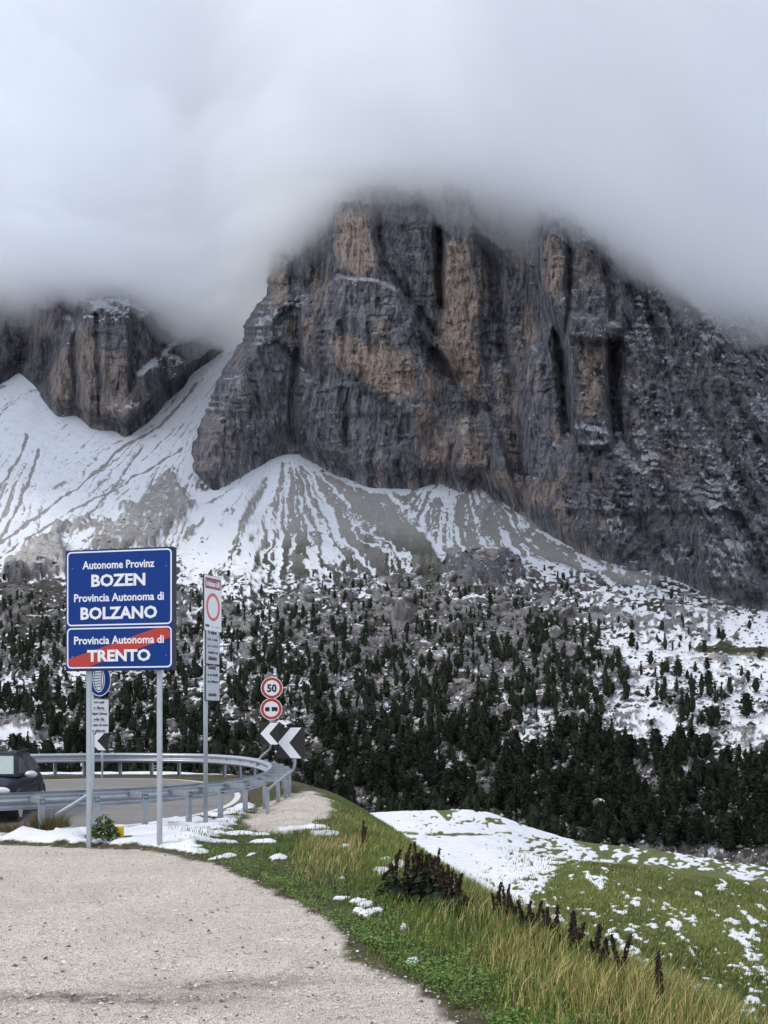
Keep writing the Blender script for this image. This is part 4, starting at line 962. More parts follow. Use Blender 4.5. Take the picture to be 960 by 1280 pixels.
# ================================================================ CAR
def build_car():
    z0 = float(road_z(22.4)) - .05
    t = empty('parked_car', (-8.55, 22.46, z0), R(8.8), 'dark navy hatchback SUV on the road behind the crash barrier', 'car'); t.scale = (1, 1, .93)
    NAVY = NT('navy_paint'); n = NAVY.noise(NAVY.coord(), 3, 3); NAVY.b.inputs['Coat Weight'].default_value = .12
    NAVY = NAVY.done(NAVY.mix(NAVY.ramp(n, (.4, 0.0), (.7, .5)), (.006, .009, .026), (.010, .014, .036)), .5, None, .12, .0)
    GLASS = NT('car_glass').done((.03, .04, .045), .06, None, .8); PLAST = plain('black_plastic', (.02, .02, .022), .6)
    SCREEN = NT('windscreen_glass').done((.34, .42, .40), .08, None, 1.0, .35)
    LAMP = NT('lamp_glass').done((.8, .82, .85), .1, None, .9, .2); SILV = plain('silver_cap', (.6, .62, .66), .3, .6, .3)
    k = .92
    st = [(-2.12, .60, .52, .62), (-2.08, .74, .42, .80), (-1.9, .84, .34, .93), (-1.5, .885, .30, 1.02), (-.95, .90, .30, 1.08), (0, .91, .28, 1.10), (1.2, .91, .30, 1.13), (1.8, .88, .32, 1.14), (2.1, .80, .42, 1.10), (2.16, .70, .52, .95)]
    bm = bmesh.new(); rings = []
    for y, hw, zb, zt in st:
        q = [(-hw * .92, zb), (-hw, zb + .15), (-hw * 1.0, zb + (zt - zb) * .6), (-hw * .93, zt - .05), (-hw * .78, zt), (0, zt + .025)]
        q = q + [(-x, z) for x, z in q[-2::-1]]
        rings.append([bm.verts.new((x, y, z * k)) for x, z in q])
    for a, b in zip(rings[:-1], rings[1:]):
        for i in range(len(a)):
            j = (i + 1) % len(a); bm.faces.new((a[i], a[j], b[j], b[i]))
    bm.faces.new(rings[0]); bm.faces.new(rings[-1][::-1]); bmesh.ops.recalc_face_normals(bm, faces=bm.faces)
    o = bm_to('body', bm, NAVY, t, True); md = o.modifiers.new('s', 'SUBSURF'); md.levels = md.render_levels = 2
    cab = [(-.98, .80, 1.08, .80, 1.08), (-.15, .80, 1.08, .62, 1.585), (.5, .80, 1.09, .62, 1.64), (1.35, .80, 1.10, .60, 1.62), (1.78, .78, 1.12, .58, 1.50), (2.05, .76, 1.12, .72, 1.14)]
    bm = bmesh.new(); rings = []
    for y, wb, zb, wt, zt in cab:
        q = [(-wb, zb), (-wt, zt), (-wt * .5, zt + .02), (0, zt + .028), (wt * .5, zt + .02), (wt, zt), (wb, zb)]
        rings.append([bm.verts.new((x, y, z * k)) for x, z in q])
    for a, b in zip(rings[:-1], rings[1:]):
        for i in range(6): bm.faces.new((a[i], a[i + 1], b[i + 1], b[i]))
    bmesh.ops.recalc_face_normals(bm, faces=bm.faces); bm_to('cabin', bm, NAVY, t, True)
    def pane(name, pts, mat, off=(0, 0, 0)):
        bm = bmesh.new(); v = [bm.verts.new((x + off[0], y + off[1], z * k + off[2])) for x, y, z in pts]; bm.faces.new(v); f = bmesh.ops.extrude_face_region(bm, geom=bm.faces[:])
        for e in f['geom']:
            if isinstance(e, bmesh.types.BMVert): e.co -= Vector(off) * 1.5
        bmesh.ops.recalc_face_normals(bm, faces=bm.faces); return bm_to(name, bm, mat, t)
    pane('windscreen', [(-.70, -.90, 1.13), (.70, -.90, 1.13), (.57, -.22, 1.55), (-.57, -.22, 1.55)], SCREEN, (0, -.016, .014))
    for s in (1, -1):
        side = lambda y, f: (s * (.80 - .18 * f), y, 1.12 + .43 * f)
        pane('side_window', [side(-.72, .04), side(.30, .04), side(.30, .95), side(-.16, .92)], GLASS, (s * .014, 0, .004))
        pane('side_window', [side(.36, .04), side(1.15, .05), side(1.15, .95), side(.36, .95)], GLASS, (s * .014, 0, .004))
        pane('side_window', [side(1.21, .07), side(1.72, .18), side(1.62, .75), side(1.21, .92)], GLASS, (s * .014, 0, .004))
        m_ = bmesh.new(); bmesh.ops.create_uvsphere(m_, u_segments=14, v_segments=8, radius=1, matrix=Matrix.Translation((s * 1.0, -.62, 1.12 * k)) @ Matrix.Diagonal((.13, .08, .085, 1))); mo = bm_to('mirror', m_, SILV, t, True)
        m_ = bmesh.new(); add_tube(m_, [(s * .84, -.6, 1.08 * k), (s * .93, -.6, 1.10 * k)], .025, 8); bm_to('mirror_stalk', m_, PLAST, mo)
        m_ = bmesh.new(); bmesh.ops.create_uvsphere(m_, u_segments=14, v_segments=8, radius=1, matrix=Matrix.Translation((s * .66, -2.0, .80 * k)) @ Matrix.Rotation(s * R(28), 4, 'Z') @ Matrix.Diagonal((.19, .09, .085, 1))); bm_to('headlight', m_, LAMP, t, True)
        m_ = bmesh.new(); add_tube(m_, [(s * .60, -.05, 1.60 * k), (s * .60, .0, 1.68 * k), (s * .60, 1.2, 1.71 * k), (s * .58, 1.4, 1.64 * k)], .02, 8); bm_to('roof_rail', m_, PLAST, t, True)
        m_ = bmesh.new(); add_box(m_, (s * .915, .16, .90 * k), (.02, .16, .03)); bm_to('door_handle', m_, NAVY, t)
        m_ = bmesh.new(); add_box(m_, (s * .905, 0, .36), (.03, 2.2, .14), bevel=.01); bm_to('sill', m_, PLAST, t)
        for y in (-1.32, 1.32):
            m_ = bmesh.new(); add_tube(m_, [(s * .70, y, .33), (s * .915, y, .33)], .335, 26); w_ = bm_to('wheel', m_, PLAST, t)
            m_ = bmesh.new(); add_tube(m_, [(s * .90, y, .33), (s * .925, y, .33)], .22, 20); bm_to('rim', m_, SILV, w_)
            m_ = bmesh.new(); r0 = [(y + .43 * math.cos(R(a)), .33 + .43 * math.sin(R(a))) for a in range(0, 181, 12)]; r1 = [(y + .36 * math.cos(R(a)), .33 + .36 * math.sin(R(a))) for a in range(0, 181, 12)]
            A = [m_.verts.new((s * .925, a, b)) for a, b in r0]; B = [m_.verts.new((s * .925, a, b)) for a, b in r1]; C_ = [m_.verts.new((s * .86, a, b)) for a, b in r0]
            for i in range(len(A) - 1): m_.faces.new((A[i], A[i + 1], B[i + 1], B[i])); m_.faces.new((A[i], A[i + 1], C_[i + 1], C_[i]))
            bm_to('wheel_arch', m_, PLAST, t)
    bm = bmesh.new(); add_box(bm, (0, -2.10, .72 * k), (.9, .05, .16), bevel=.02); bm_to('grille', bm, PLAST, t)
    bm = bmesh.new(); add_box(bm, (0, -2.12, .46 * k), (1.2, .06, .12), bevel=.02); bm_to('bumper', bm, PLAST, t)
    bm = bmesh.new(); prism(bm, rrect(-.26, .26, .50, .61, .01, 2), -2.17, -2.155); bm_to('number_plate', bm, WHITE, t)
build_car()

# ================================================================ SMALL THINGS
def yellow_marker():
    p = at(149, 1052, 17.2); g = gz(p[0], p[1])
    t = empty('marker_post', (p[0], p[1], g), R(8), 'small yellow marker post half hidden by a leafy green weed', 'marker')
    bm = bmesh.new(); add_box(bm, (0, 0, .05), (.15, .10, .36), bevel=.012); bm_to('post', bm, YELLOW, t)
    bm = bmesh.new(); add_box(bm, (-.02, -.052, .10), (.07, .006, .07)); bm_to('plate', bm, plain('dull_yellow', (.45, .33, .03), .6), t)
yellow_marker()
def leaf_mesh(name, n, rad, hgt, size, rng, up=.6, flatten=1.):
    """a heap of leaves on short stalks"""
    a = rng.uniform(0, 2 * np.pi, n); rr = rad * np.sqrt(rng.uniform(0, 1, n)); z = hgt * np.clip(1 - (rr / rad) ** 2, .05, 1) * rng.uniform(.35, 1, n) * flatten
    C = np.stack([rr * np.cos(a), rr * np.sin(a), z], 1)
    ax = rng.normal(size=(n, 3)); ax[:, 2] = ax[:, 2] * .3 + .2; ax += np.stack([np.cos(a), np.sin(a), 0 * a], 1) * .8; ax /= np.linalg.norm(ax, axis=1)[:, None]
    nn = rng.normal(size=(n, 3)) * .6 + [0, 0, up * 1.6]; s = np.cross(nn, ax); s /= np.linalg.norm(s, axis=1)[:, None] + 1e-9
    L = size * rng.uniform(.6, 1.3, n)[:, None]; Wd = L * .34
    V = np.stack([C, C + ax * L * .45 + s * Wd + [0, 0, 0], C + ax * L - np.array([0, 0, .25]) * L, C + ax * L * .45 - s * Wd], 1).reshape(-1, 3)
    return V, np.arange(n * 4).reshape(-1, 4)
GRASSM = NT('grass_blades'); _a = GRASSM.attr('col').outputs['Color']; GRASSM = GRASSM.done(_a, .6, None, .25)
LEAF = NT('leaf_green'); _n = LEAF.noise(LEAF.coord(), 14, 3, .6); LEAF.b.inputs['Subsurface Weight'].default_value = 0
LEAF = LEAF.done(LEAF.ramp(_n, (.3, (.035, .075, .015)), (.6, (.075, .13, .03)), (.8, (.12, .17, .05))), .5, None, .3)
DOCKM = NT('dead_dock'); _n = DOCKM.noise(DOCKM.coord(), 20, 3, .6); DOCKM = DOCKM.done(DOCKM.ramp(_n, (.3, (.022, .018, .014)), (.7, (.075, .056, .040))), .85, None, .2)
DSTEM = plain('dock_stem', (.13, .09, .05), .8, .2); DLEAF = NT('dark_leaf'); _n = DLEAF.noise(DLEAF.coord(), 12, 3, .6); DLEAF = DLEAF.done(DLEAF.ramp(_n, (.3, (.014, .02, .014)), (.6, (.03, .045, .025)), (.8, (.075, .07, .03))), .7, None, .2)
def weed():
    p = at(130, 1058, 16.9); rng = np.random.default_rng(5); g = gz(p[0], p[1])
    t = empty('leafy_weed', (p[0], p[1], g), 0, 'leafy green weed growing at the gravel edge between the two sign posts', 'plant')
    V, Fc = leaf_mesh('leaf', 420, .23, .40, .08, rng, .5); link('leaves', np_mesh('leaves', V, Fc), LEAF, t)['kind'] = 'stuff'
    bm = bmesh.new()
    for k in range(7): a = k * .9; add_tube(bm, [(0, 0, -.05), (.07 * math.cos(a), .07 * math.sin(a), .12), (.14 * math.cos(a), .12 * math.sin(a), .2)], [.007, .005, .003], 5)
    link_ = bm_to('stems', bm, DSTEM, t); link_['kind'] = 'stuff'
weed()

def dry_bush():
    for k, (px, py, D, w_, h_, lab) in enumerate(((22, 1042, 18.6, .5, .32, 'brown dead grass clump under the rail at the left edge of the picture'), (62, 1040, 18.0, .28, .42, 'mixed green and brown grass clump against the leftmost rail post'))):
        p = at(px, py, D); g = gz(p[0], p[1]); rng = np.random.default_rng(60 + k); n = 900
        t = empty('dry_grass_clump', (p[0], p[1], g), 0, lab, 'plant')
        a = rng.uniform(0, 6.28, n); r = w_ * np.sqrt(rng.random(n)); H = h_ * rng.uniform(.4, 1, n) * (1 - .6 * (r / w_) ** 2); B = np.stack([r * np.cos(a), r * np.sin(a) * .6, 0 * r - .02], 1)
        T = B + np.stack([np.cos(a) * H * .7 + rng.normal(0, .05, n), np.sin(a) * H * .4, H], 1); S = np.stack([np.full(n, .006), rng.normal(0, .003, n), 0 * r], 1)
        V = np.stack([B - S, B + S, T], 1).reshape(-1, 3); C = np.array([.20, .13, .07]) * rng.uniform(.3, 1.2, (n, 1)); gg = rng.random(n) < (.15, .5)[k]; C[gg] = np.array([.10, .14, .04]); C = np.repeat(C, 3, 0)
        link('blades', np_mesh('blades', V, np.arange(3 * n).reshape(-1, 3), {'col': ('FLOAT_COLOR', np.concatenate([C, np.ones((len(C), 1))], 1))}), GRASSM, t)['kind'] = 'stuff'
def dock(px, ytop, D, hpx, seed, label, bushy=0.0, lean=0.0):
    rng = np.random.default_rng(seed); h = hpx / F * D; x, y, _ = at(px, 0, D); g = gz(x, y)
    ztop = at(0, ytop, D)[2]; h = max(.25, ztop - g)
    t = empty('dead_dock_plant', (x, y, g - .02), 0, label, 'plant', 'dead dock plants along the verge')
    N = 7; path = [Vector((lean * h * (i / N) ** 2 + .02 * math.sin(i * 1.3 + seed), .03 * math.sin(i + seed), h * i / N)) for i in range(N + 1)]
    bm = bmesh.new(); add_tube(bm, path, [.007 - .004 * i / N for i in range(N + 1)], 6); bm_to('stem', bm, DSTEM, t)
    def head(p0, p1, r, n):
        tt = rng.uniform(0, 1, n); C = np.outer(1 - tt, p0) + np.outer(tt, p1) + rng.normal(size=(n, 3)) * r * (1.05 - .8 * tt)[:, None] * .55
        d = rng.normal(size=(n, 3)); e = rng.normal(size=(n, 3)); d /= np.linalg.norm(d, axis=1)[:, None]; e /= np.linalg.norm(e, axis=1)[:, None]; s_ = .011 + .012 * rng.random((n, 1))
        return np.stack([C - d * s_, C + e * s_ * .9, C + d * s_ + [0, 0, .006]], 1).reshape(-1, 3)
    lo = min(.3, h * .55)
    V = head(np.array(path[-1]) - [0, 0, lo + .1 * bushy], np.array(path[-1]) + [0, 0, .01], .015 + .010 * bushy, 260)
    link('seed_head', np_mesh('seed_head', V, np.arange(len(V)).reshape(-1, 3)), DOCKM, t)['kind'] = 'stuff'
    for k in range(int(2 + 4 * bushy)):
        a = rng.uniform(0, 6.28); f0 = rng.uniform(.35, .7); b = np.array([0.055 * math.cos(a), .05 * math.sin(a), .2 * rng.uniform(.7, 1.3)]); q = np.array([lean * h * f0 ** 2, 0, h * f0])
        bm = bmesh.new(); add_tube(bm, [q, q + b * .6 + [b[0] * .2, 0, 0], q + b], [.004, .003, .002], 5); so_ = bm_to('side_stem', bm, DSTEM, t)
        V = head(q + b * .35, q + b * 1.15, .016 + .008 * bushy, 150); link('seed_head', np_mesh('seed_head', V, np.arange(len(V)).reshape(-1, 3)), DOCKM, t)['kind'] = 'stuff'
    if bushy > .3:
        V, Fc = leaf_mesh('leaf', int(260 * bushy), .2, h * .75, .085, rng, .2); link('leaves', np_mesh('leaves', V, Fc), DLEAF, t)['kind'] = 'stuff'
_DC = ['at the left end of the dark clump', 'second from the left in the dark clump', 'with a bent tip in the dark clump', 'tallest of the dark clump beside the snow', 'just right of the tallest in the dark clump', 'leaning right in the middle of the dark clump', 'over the right half of the dark clump', 'near the right end of the dark clump', 'lowest at the right end of the dark clump']
for i, (px, yt, D, bu) in enumerate([(494, 1069, 11.4, .5), (507, 1066, 11.2, .7), (519, 1066, 11.0, .9), (527, 1062, 11.0, 1.), (537, 1071, 10.9, .9), (544, 1074, 10.8, 1.), (553, 1089, 10.6, .9), (562, 1096, 10.4, .8), (570, 1107, 10.2, .6)]):
    dock(px, yt, D, 70, 50 + i, 'black brown dead dock stalk ' + _DC[i], bu, random.uniform(-.06, .08))
_DR = ['first thin stalk right of the dark clump, against the snow', 'pointed stalk second right of the dark clump', 'bent hooked stalk in front of the snow edge', 'stalk just right of the hooked one', 'short stalk behind the yellow grass, fifth right of the clump', 'stalk above the snow strip, sixth right of the clump', 'thick stalk at the left of the pair in straw', 'thick stalk at the right of the pair in straw', 'thin stalk in straw grass where the snow strip begins', 'thin stalk half down the straw covered edge', 'short stalk low on the straw covered edge', 'stalk close to the lower snow strip', 'knobbly dark stalk lowest at the bottom right']
for i, (px, yt, D) in enumerate([(619, 1117, 9.6), (631, 1116, 9.5), (643, 1134, 9.2), (655, 1145, 9.0), (668, 1143, 8.9), (683, 1166, 8.7), (693, 1163, 8.5), (712, 1182, 8.1), (724, 1183, 8.0), (743, 1199, 7.7), (757, 1206, 7.5), (776, 1226, 7.1), (824, 1243, 6.6)]):
    dock(px, yt, D, 50, 80 + i, 'dead dock: ' + _DR[i], .12, random.uniform(-.04, .08))
dock(454, 1037, 16.0, 14, 120, 'single short dead stalk far up the grassy edge, left of the snow', .1, 0)

# ---- grass
def in_field(xx, yy):
    return near_fields(xx[None, :], yy[None, :])
def blades(name, n, sampler, hfun, colf, wid, segs=2, seed=1, lean=.45, label=None):
    rng = np.random.default_rng(seed); X, Y = sampler(rng, n)
    z, snow, grav, far, dr, dl, d = [a[0] for a in near_fields(X[None, :], Y[None, :])]
    P = X / Y * F + CX; Q = HZ + (CAMZ - z) * F / Y
    H, C, keep = hfun(rng, X, Y, z, snow, grav, far, dr, dl, d, P, Q)
    X, Y, z, H, C, P, Q = X[keep], Y[keep], z[keep], H[keep], C[keep], P[keep], Q[keep]; n = len(X)
    a = rng.uniform(0, 2 * np.pi, n); ln = rng.uniform(.1, 1, n) * lean * H; wind = .12 * H
    dx = np.cos(a) * ln + wind; dy = np.sin(a) * ln; sx = -np.sin(a + .7) * wid * (Y ** .3) * .5; sy = np.cos(a + .7) * wid * (Y ** .3) * .5
    sx = np.where(np.abs(sx) < wid * .35, wid * .5, sx)
    B = np.stack([X, Y, z - .01], 1); S = np.stack([sx, sy, 0 * sx], 1)
    T = B + np.stack([dx, dy, H * .95], 1); M = B + np.stack([dx * .35, dy * .35, H * .6], 1)
    if segs == 2:
        V = np.stack([B - S, B + S, M + S * .7, M - S * .7, T], 1).reshape(-1, 3); i = np.arange(n)[:, None] * 5
        Fc = np.concatenate([i + [0, 1, 2], i + [0, 2, 3], i + [3, 2, 4]]); C = np.repeat(C, 5, 0)
    else:
        V = np.stack([B - S, B + S, T], 1).reshape(-1, 3); Fc = np.arange(n * 3).reshape(-1, 3); C = np.repeat(C, 3, 0)
    me = np_mesh(name, V, Fc, {'col': ('FLOAT_COLOR', np.concatenate([C, np.ones((len(C), 1))], 1))})
    o = link(name, me, GRASSM); o['kind'] = 'stuff'; return o

GREEN1, GREEN2, STRAW, OLIVE = np.array([.15, .225, .045]), np.array([.06, .12, .025]), np.array([.56, .47, .21]), np.array([.30, .29, .085])
dry_bush()
def verge_samp(rng, n):
    Y = 5.6 * (30 / 5.6) ** rng.uniform(0, 1, n); X = rng.uniform(-6, 4.2, n); return X, Y
def tufts(X, Y, s=1.0): return fbm(X * 1.1 * s, Y * .9 * s, seed=501, oct=3)
def verge_grass(rng, X, Y, z, snow, grav, far, dr, dl, d, P, Q):
    e = sstep(1.1, -.3, d + .35 * fbm(X * 1.2, Y, seed=502)) * sstep(26, 20, Y)
    tf = tufts(X, Y)
    patch = pmask(P, Q, [(380, 1040), (445, 1050), (455, 1085), (400, 1110), (360, 1090)], 12)
    straw = np.clip(e * .7 * np.interp(Y, [7, 9.5, 13], [1, .6, .35]) + .5 * sstep(.15, .5, tf) * sstep(-.3, -1.2, dl) + .65 * patch, 0, 1) * sstep(.0, .6, -dl)
    H = .045 + .06 * sstep(0, .7, -dl) + .09 * sstep(.3, 1.6, -dl) * (1 + tf) + .13 * e * rng.uniform(.3, 1, len(X)) + .10 * patch * rng.random(len(X))
    H = H * rng.uniform(.5, 1.15, len(X)) * np.interp(Y, [7, 11, 15, 20], [1, .8, .6, .42])
    t = rng.random(len(X)) < straw * .62
    g = np.clip(.5 + .9 * fbm(X * 2.2, Y * 2, seed=503) + rng.normal(0, .25, len(X)), 0, 1)[:, None]
    C = GREEN2 * (1 - g) + GREEN1 * g; C = np.where(t[:, None], STRAW * rng.uniform(.35, 1.15, (len(X), 1)), C); o = (rng.random(len(X)) < .2 * e)[:, None]; C = np.where(o, OLIVE, C)
    fray = sstep(.12, -.25, dl + .35 * tf)
    keep = (dl < .25) & (rng.random(len(X)) < fray * (1 - .93 * (grav > .5) * (Y > 17))) & (dr < -.35) & (d > -2.6) & (rng.random(len(X)) > snow * .9) & ((grav < .5) | (rng.random(len(X)) < .12 * fray))
    lot_back = (Y > 16.6) & (X < -3.4); keep &= ~(lot_back & (rng.random(len(X)) < .80 + .2 * (fbm(X, Y * 2, seed=505) < .15)))
    keep &= (Y < 27.5) & ~((d > -0) & (X < -3.2) & (Y > 19))
    return H, C, keep
blades('verge_grass', 150000, verge_samp, verge_grass, None, .0042, 2, 11)
def edge_samp(rng, n):
    Y = 5.4 * (24 / 5.4) ** rng.uniform(0, 1, n); xe = np.interp(Y, [5, 6, 8.75, 11.4, 16.8, 20, 25], [1.8, 1.75, 1.25, .75, -.1, -.55, -1.35]); return xe + rng.normal(-.15, .5, n) - .1, Y
def edge_grass(rng, X, Y, z, snow, grav, far, dr, dl, d, P, Q):
    cl = sstep(-.2, .4, fbm(X * 2.0, Y * 1.4, seed=511, oct=2) + .15)
    H = rng.uniform(.10, .36, len(X)) * (.45 + .55 * cl) * np.interp(Y, [6, 9, 12, 16, 24], [.95, .75, .5, .3, .3]); keep = (dl < -.5) & (grav < .5) & (rng.random(len(X)) < .25 + .75 * cl) & (d < 1.0) & ~((Y > 9.3) & (Y < 12) & (rng.random(len(X)) < .6))
    C = STRAW * rng.uniform(.4, 1.15, (len(X), 1)); o = rng.random(len(X)) < np.interp(Y, [6.5, 9.5, 12], [.3, .7, .97]); C[o] = (OLIVE * .6 + GREEN1 * .4) * rng.uniform(.7, 1.2, (int(o.sum()), 1))
    return H, C, keep
blades('dry_grass', 11500, edge_samp, edge_grass, None, .0030, 2, 12, .55)
def field_samp(rng, n):
    Y = 15 * (52 / 15) ** rng.uniform(0, 1, n); P = rng.uniform(560, 1150, n); return (P - CX) / F * Y, Y
def field_grass(rng, X, Y, z, snow, grav, far, dr, dl, d, P, Q):
    H = rng.uniform(.07, .17, len(X)) * (1 + .6 * fbm(X / 1.5, Y / 1.5, seed=521)); g = np.clip(.5 + .8 * fbm(X / 2.5, Y / 3.5, seed=522) + rng.normal(0, .22, len(X)), 0, 1)[:, None]
    C = np.array([.065, .095, .024]) * (1 - g) + np.array([.20, .235, .065]) * g; s_ = rng.random(len(X)) < .10; C[s_] = STRAW * .7
    return H, C, (far > .8) & (rng.random(len(X)) > sstep(.1, .8, snow) * (1 - .07 * sstep(580, 680, P)))
blades('meadow_grass', 110000, field_samp, field_grass, None, .013, 1, 13, .6)
def herb_samp(rng, n):
    Y = 5.8 * (17 / 5.8) ** rng.uniform(0, 1, n); X = np.interp(Y, [6, 7.6, 9.4, 12, 17], [.8, .25, -.3, -1.2, -3.5]) + rng.exponential(.38, n); return X, Y
def herbs():
    rng = np.random.default_rng(31); n = 22000; X, Y = herb_samp(rng, n); z, snow, grav, far, dr, dl, d = [a[0] for a in near_fields(X[None], Y[None])]
    k = (dl < .05) & (snow < .5) & (d > .1) & (fbm(X * 1.7, Y * 1.5, seed=531) + rng.normal(0, .15, n) > -.05); X, Y, z = X[k], Y[k], z[k]; n = len(X)
    C = np.stack([X, Y, z + rng.uniform(.01, 1, n) * (.07 + .13 * np.clip(fbm(X * 2.6, Y * 2.2, seed=533) + .2, 0, 1))], 1); ax = rng.normal(size=(n, 3)); ax[:, 2] = np.abs(ax[:, 2]) * .4; ax /= np.linalg.norm(ax, axis=1)[:, None]
    s = np.cross(rng.normal(size=(n, 3)) * .4 + [0, 0, 1], ax); s /= np.linalg.norm(s, axis=1)[:, None]; L = rng.uniform(.012, .030, n)[:, None]
    V = np.stack([C, C + ax * L * .6 + s * L * .38, C + ax * L * 1.1, C + ax * L * .6 - s * L * .38], 1).reshape(-1, 3)
    g = rng.uniform(0, 1, (n, 1)); Cc = np.repeat(GREEN2 * (1 - g) + np.array([.16, .26, .055]) * g, 4, 0)
    me = np_mesh('herb_leaves', V, np.arange(n * 4).reshape(-1, 4), {'col': ('FLOAT_COLOR', np.concatenate([Cc, np.ones((len(Cc), 1))], 1))}); link('herb_leaves', me, GRASSM)['kind'] = 'stuff'
herbs()
# ---- loose stones on the gravel
def pebbles():
    rng = np.random.default_rng(41); n = 11000; Y = 5.6 * (17 / 5.6) ** rng.uniform(0, 1, n); X = Y * rng.uniform(-.40, .12, n)
    z, snow, grav, far, dr, dl, d = [a[0] for a in near_fields(X[None], Y[None])]; k = (dl > -.15); X, Y, z = X[k], Y[k], z[k]; n = len(X)
    r = .0035 + .004 * rng.exponential(1, n); r = np.minimum(r, .030); r[:14] = rng.uniform(.018, .03, 14)
    o = np.array([[1, 0, 0], [0, 1, 0], [-1, 0, 0], [0, -1, 0], [0, 0, 1]], float)
    jit = rng.uniform(.6, 1.3, (n, 5, 1)); a = rng.uniform(0, 6.28, n); ca, sa = np.cos(a), np.sin(a)
    V = o[None] * jit * r[:, None, None]; V = np.stack([V[..., 0] * ca[:, None] - V[..., 1] * sa[:, None], V[..., 0] * sa[:, None] + V[..., 1] * ca[:, None], V[..., 2] * .75], -1) + np.stack([X, Y, z + .012], 1)[:, None]
    i = np.arange(n)[:, None] * 5; Fc = np.concatenate([i + [0, 1, 4], i + [1, 2, 4], i + [2, 3, 4], i + [3, 0, 4]])
    c = rng.choice(3, n, p=[.5, .3, .2]); Cc = np.array([[.62, .60, .57], [.42, .38, .34], [.12, .11, .11]])[c] * rng.uniform(.7, 1.15, (n, 1)); Cc = np.repeat(Cc, 5, 0)
    me = np_mesh('loose_gravel', V.reshape(-1, 3), Fc, {'col': ('FLOAT_COLOR', np.concatenate([Cc, np.ones((len(Cc), 1))], 1))}); link('loose_gravel', me, GRASSM)['kind'] = 'stuff'
pebbles()

# ================================================================ BOULDERS AND TREES ON THE HILLSIDE
_hn = len(HILL.data.vertices); _hv = np.empty(_hn * 3, np.float32); HILL.data.vertices.foreach_get('co', _hv); _hv = _hv.reshape(HNR, HNC, 3)
def hill_at(px, py):
    c = int(np.clip((px + 190) / 1320 * (HNC - 1), 0, HNC - 1)); t = max(0, (py - HTOP[c]) / (1150 - HTOP[c])); r = int(np.clip(t ** (1 / 1.1) * (HNR - 1), 0, HNR - 1))
    return _hv[r, c]
def boulder_mesh(seed):
    rng = random.Random(seed); bm = bmesh.new(); bmesh.ops.create_icosphere(bm, subdivisions=4, radius=1)
    co = np.array([v.co[:] for v in bm.verts]); sx, sz = rng.uniform(.85, 1.2), rng.uniform(.7, 1.05)
    # cut by a few planes for flat broken faces
    for k in range(13):
        nn = np.array([rng.gauss(0, 1), rng.gauss(0, 1), rng.gauss(.2, .7)]); nn /= np.linalg.norm(nn); h = rng.uniform(.42, .80); dd = co @ nn - h; co = co - np.where(dd > 0, dd * .92, 0)[:, None] * nn
    r = 1 + .30 * fbm(co[:, 0] * 2 + seed, co[:, 1] * 2, co[:, 2] * 1.2, seed=seed, oct=3) + .09 * ridged(co[:, 0] * 4, co[:, 1] * 4, co[:, 2] * 1.1, seed=seed + 3)
    co = co * r[:, None] * [sx, 1, sz]
    for v, c in zip(bm.verts, co): v.co = c
    me = bpy.data.meshes.new('boulder'); bm.to_mesh(me); bm.free(); me.materials.append(BOULD); me.polygons.foreach_set('use_smooth', np.ones(len(me.polygons), bool)); return me
m = NT('boulder_rock'); co = m.coord((1, 1, .45)); n1 = m.noise(co, 1.7, 6, .7); n2 = m.noise(co, 6, 4, .7); oi = m.n('ObjectInfo')
g = m.ramp(n1, (.32, (.04, .04, .045)), (.5, (.12, .117, .127)), (.68, (.24, .23, .238))); wm = m.ramp(n1, (.32, (.10, .075, .065)), (.6, (.30, .22, .185)))
g = m.mix(m.ramp(m.math('ADD', n2, m.math('MULTIPLY', oi.outputs['Random'], .35)), (.74, 0.0), (.9, .6)), g, wm)
geo = m.n('NewGeometry'); sx = m.n('SeparateXYZ'); m.l(geo.outputs['Normal'], sx.inputs[0]); up = m.math('ADD', sx.outputs[2], m.math('MULTIPLY', m.math('SUBTRACT', n2, .5), 1.5))
g = m.mix(m.ramp(up, (.80, 0.0), (.95, 1.0)), g, (.74, .77, .83)); g = m.mix(m.ramp(m.math('ADD', up, n1), (1.0, 0.0), (1.3, .5)), g, (.05, .055, .035))
BOULD = m.done(g, .9, m.bump(n1, .35, .8), .2)
BM = [boulder_mesh(600 + i) for i in range(9)]
NAMED_B = [(750, 1030, 30, 1.35, 'large rounded grey boulder low in the wood, just above the snowy crest'), (512, 995, 31, .8, 'broad pale boulder with a warm face at the foot of the wood'), (452, 985, 12, 1.2, 'small peaked pale boulder at the wood edge behind the grassy heap'),
           (587, 990, 13, 1.1, 'pointed dark boulder right of the broad pale one'), (822, 1020, 15, 1., 'pale boulder at the wood foot, left of the snow strip'), (790, 1005, 17, .8, 'low grey boulder above and left of the pale one at the wood foot'), (655, 965, 18, .9, 'grey boulder standing amid the darkest trees in the lower wood'),
           (500, 770, 24, 1., 'big grey boulder at the top of the rock field under the scree'), (548, 820, 24, 1., 'tall grey boulder in the middle of the rock field'), (510, 722, 13, .8, 'brown boulder at the top edge of the rock field'), (560, 728, 18, .8, 'brown domed boulder below the scree tongue'),
           (585, 752, 24, .75, 'wide grey boulder below the brown domed one'), (624, 762, 18, .9, 'grey boulder at the right of the wide one'), (660, 770, 14, 1., 'grey boulder near the snow on the right of the rock field'), (600, 712, 30, .5, 'broad brown outcrop boulder at the foot of the scree'), (790, 762, 9, 1.1, 'lone small brown boulder on the open snowy slope')]
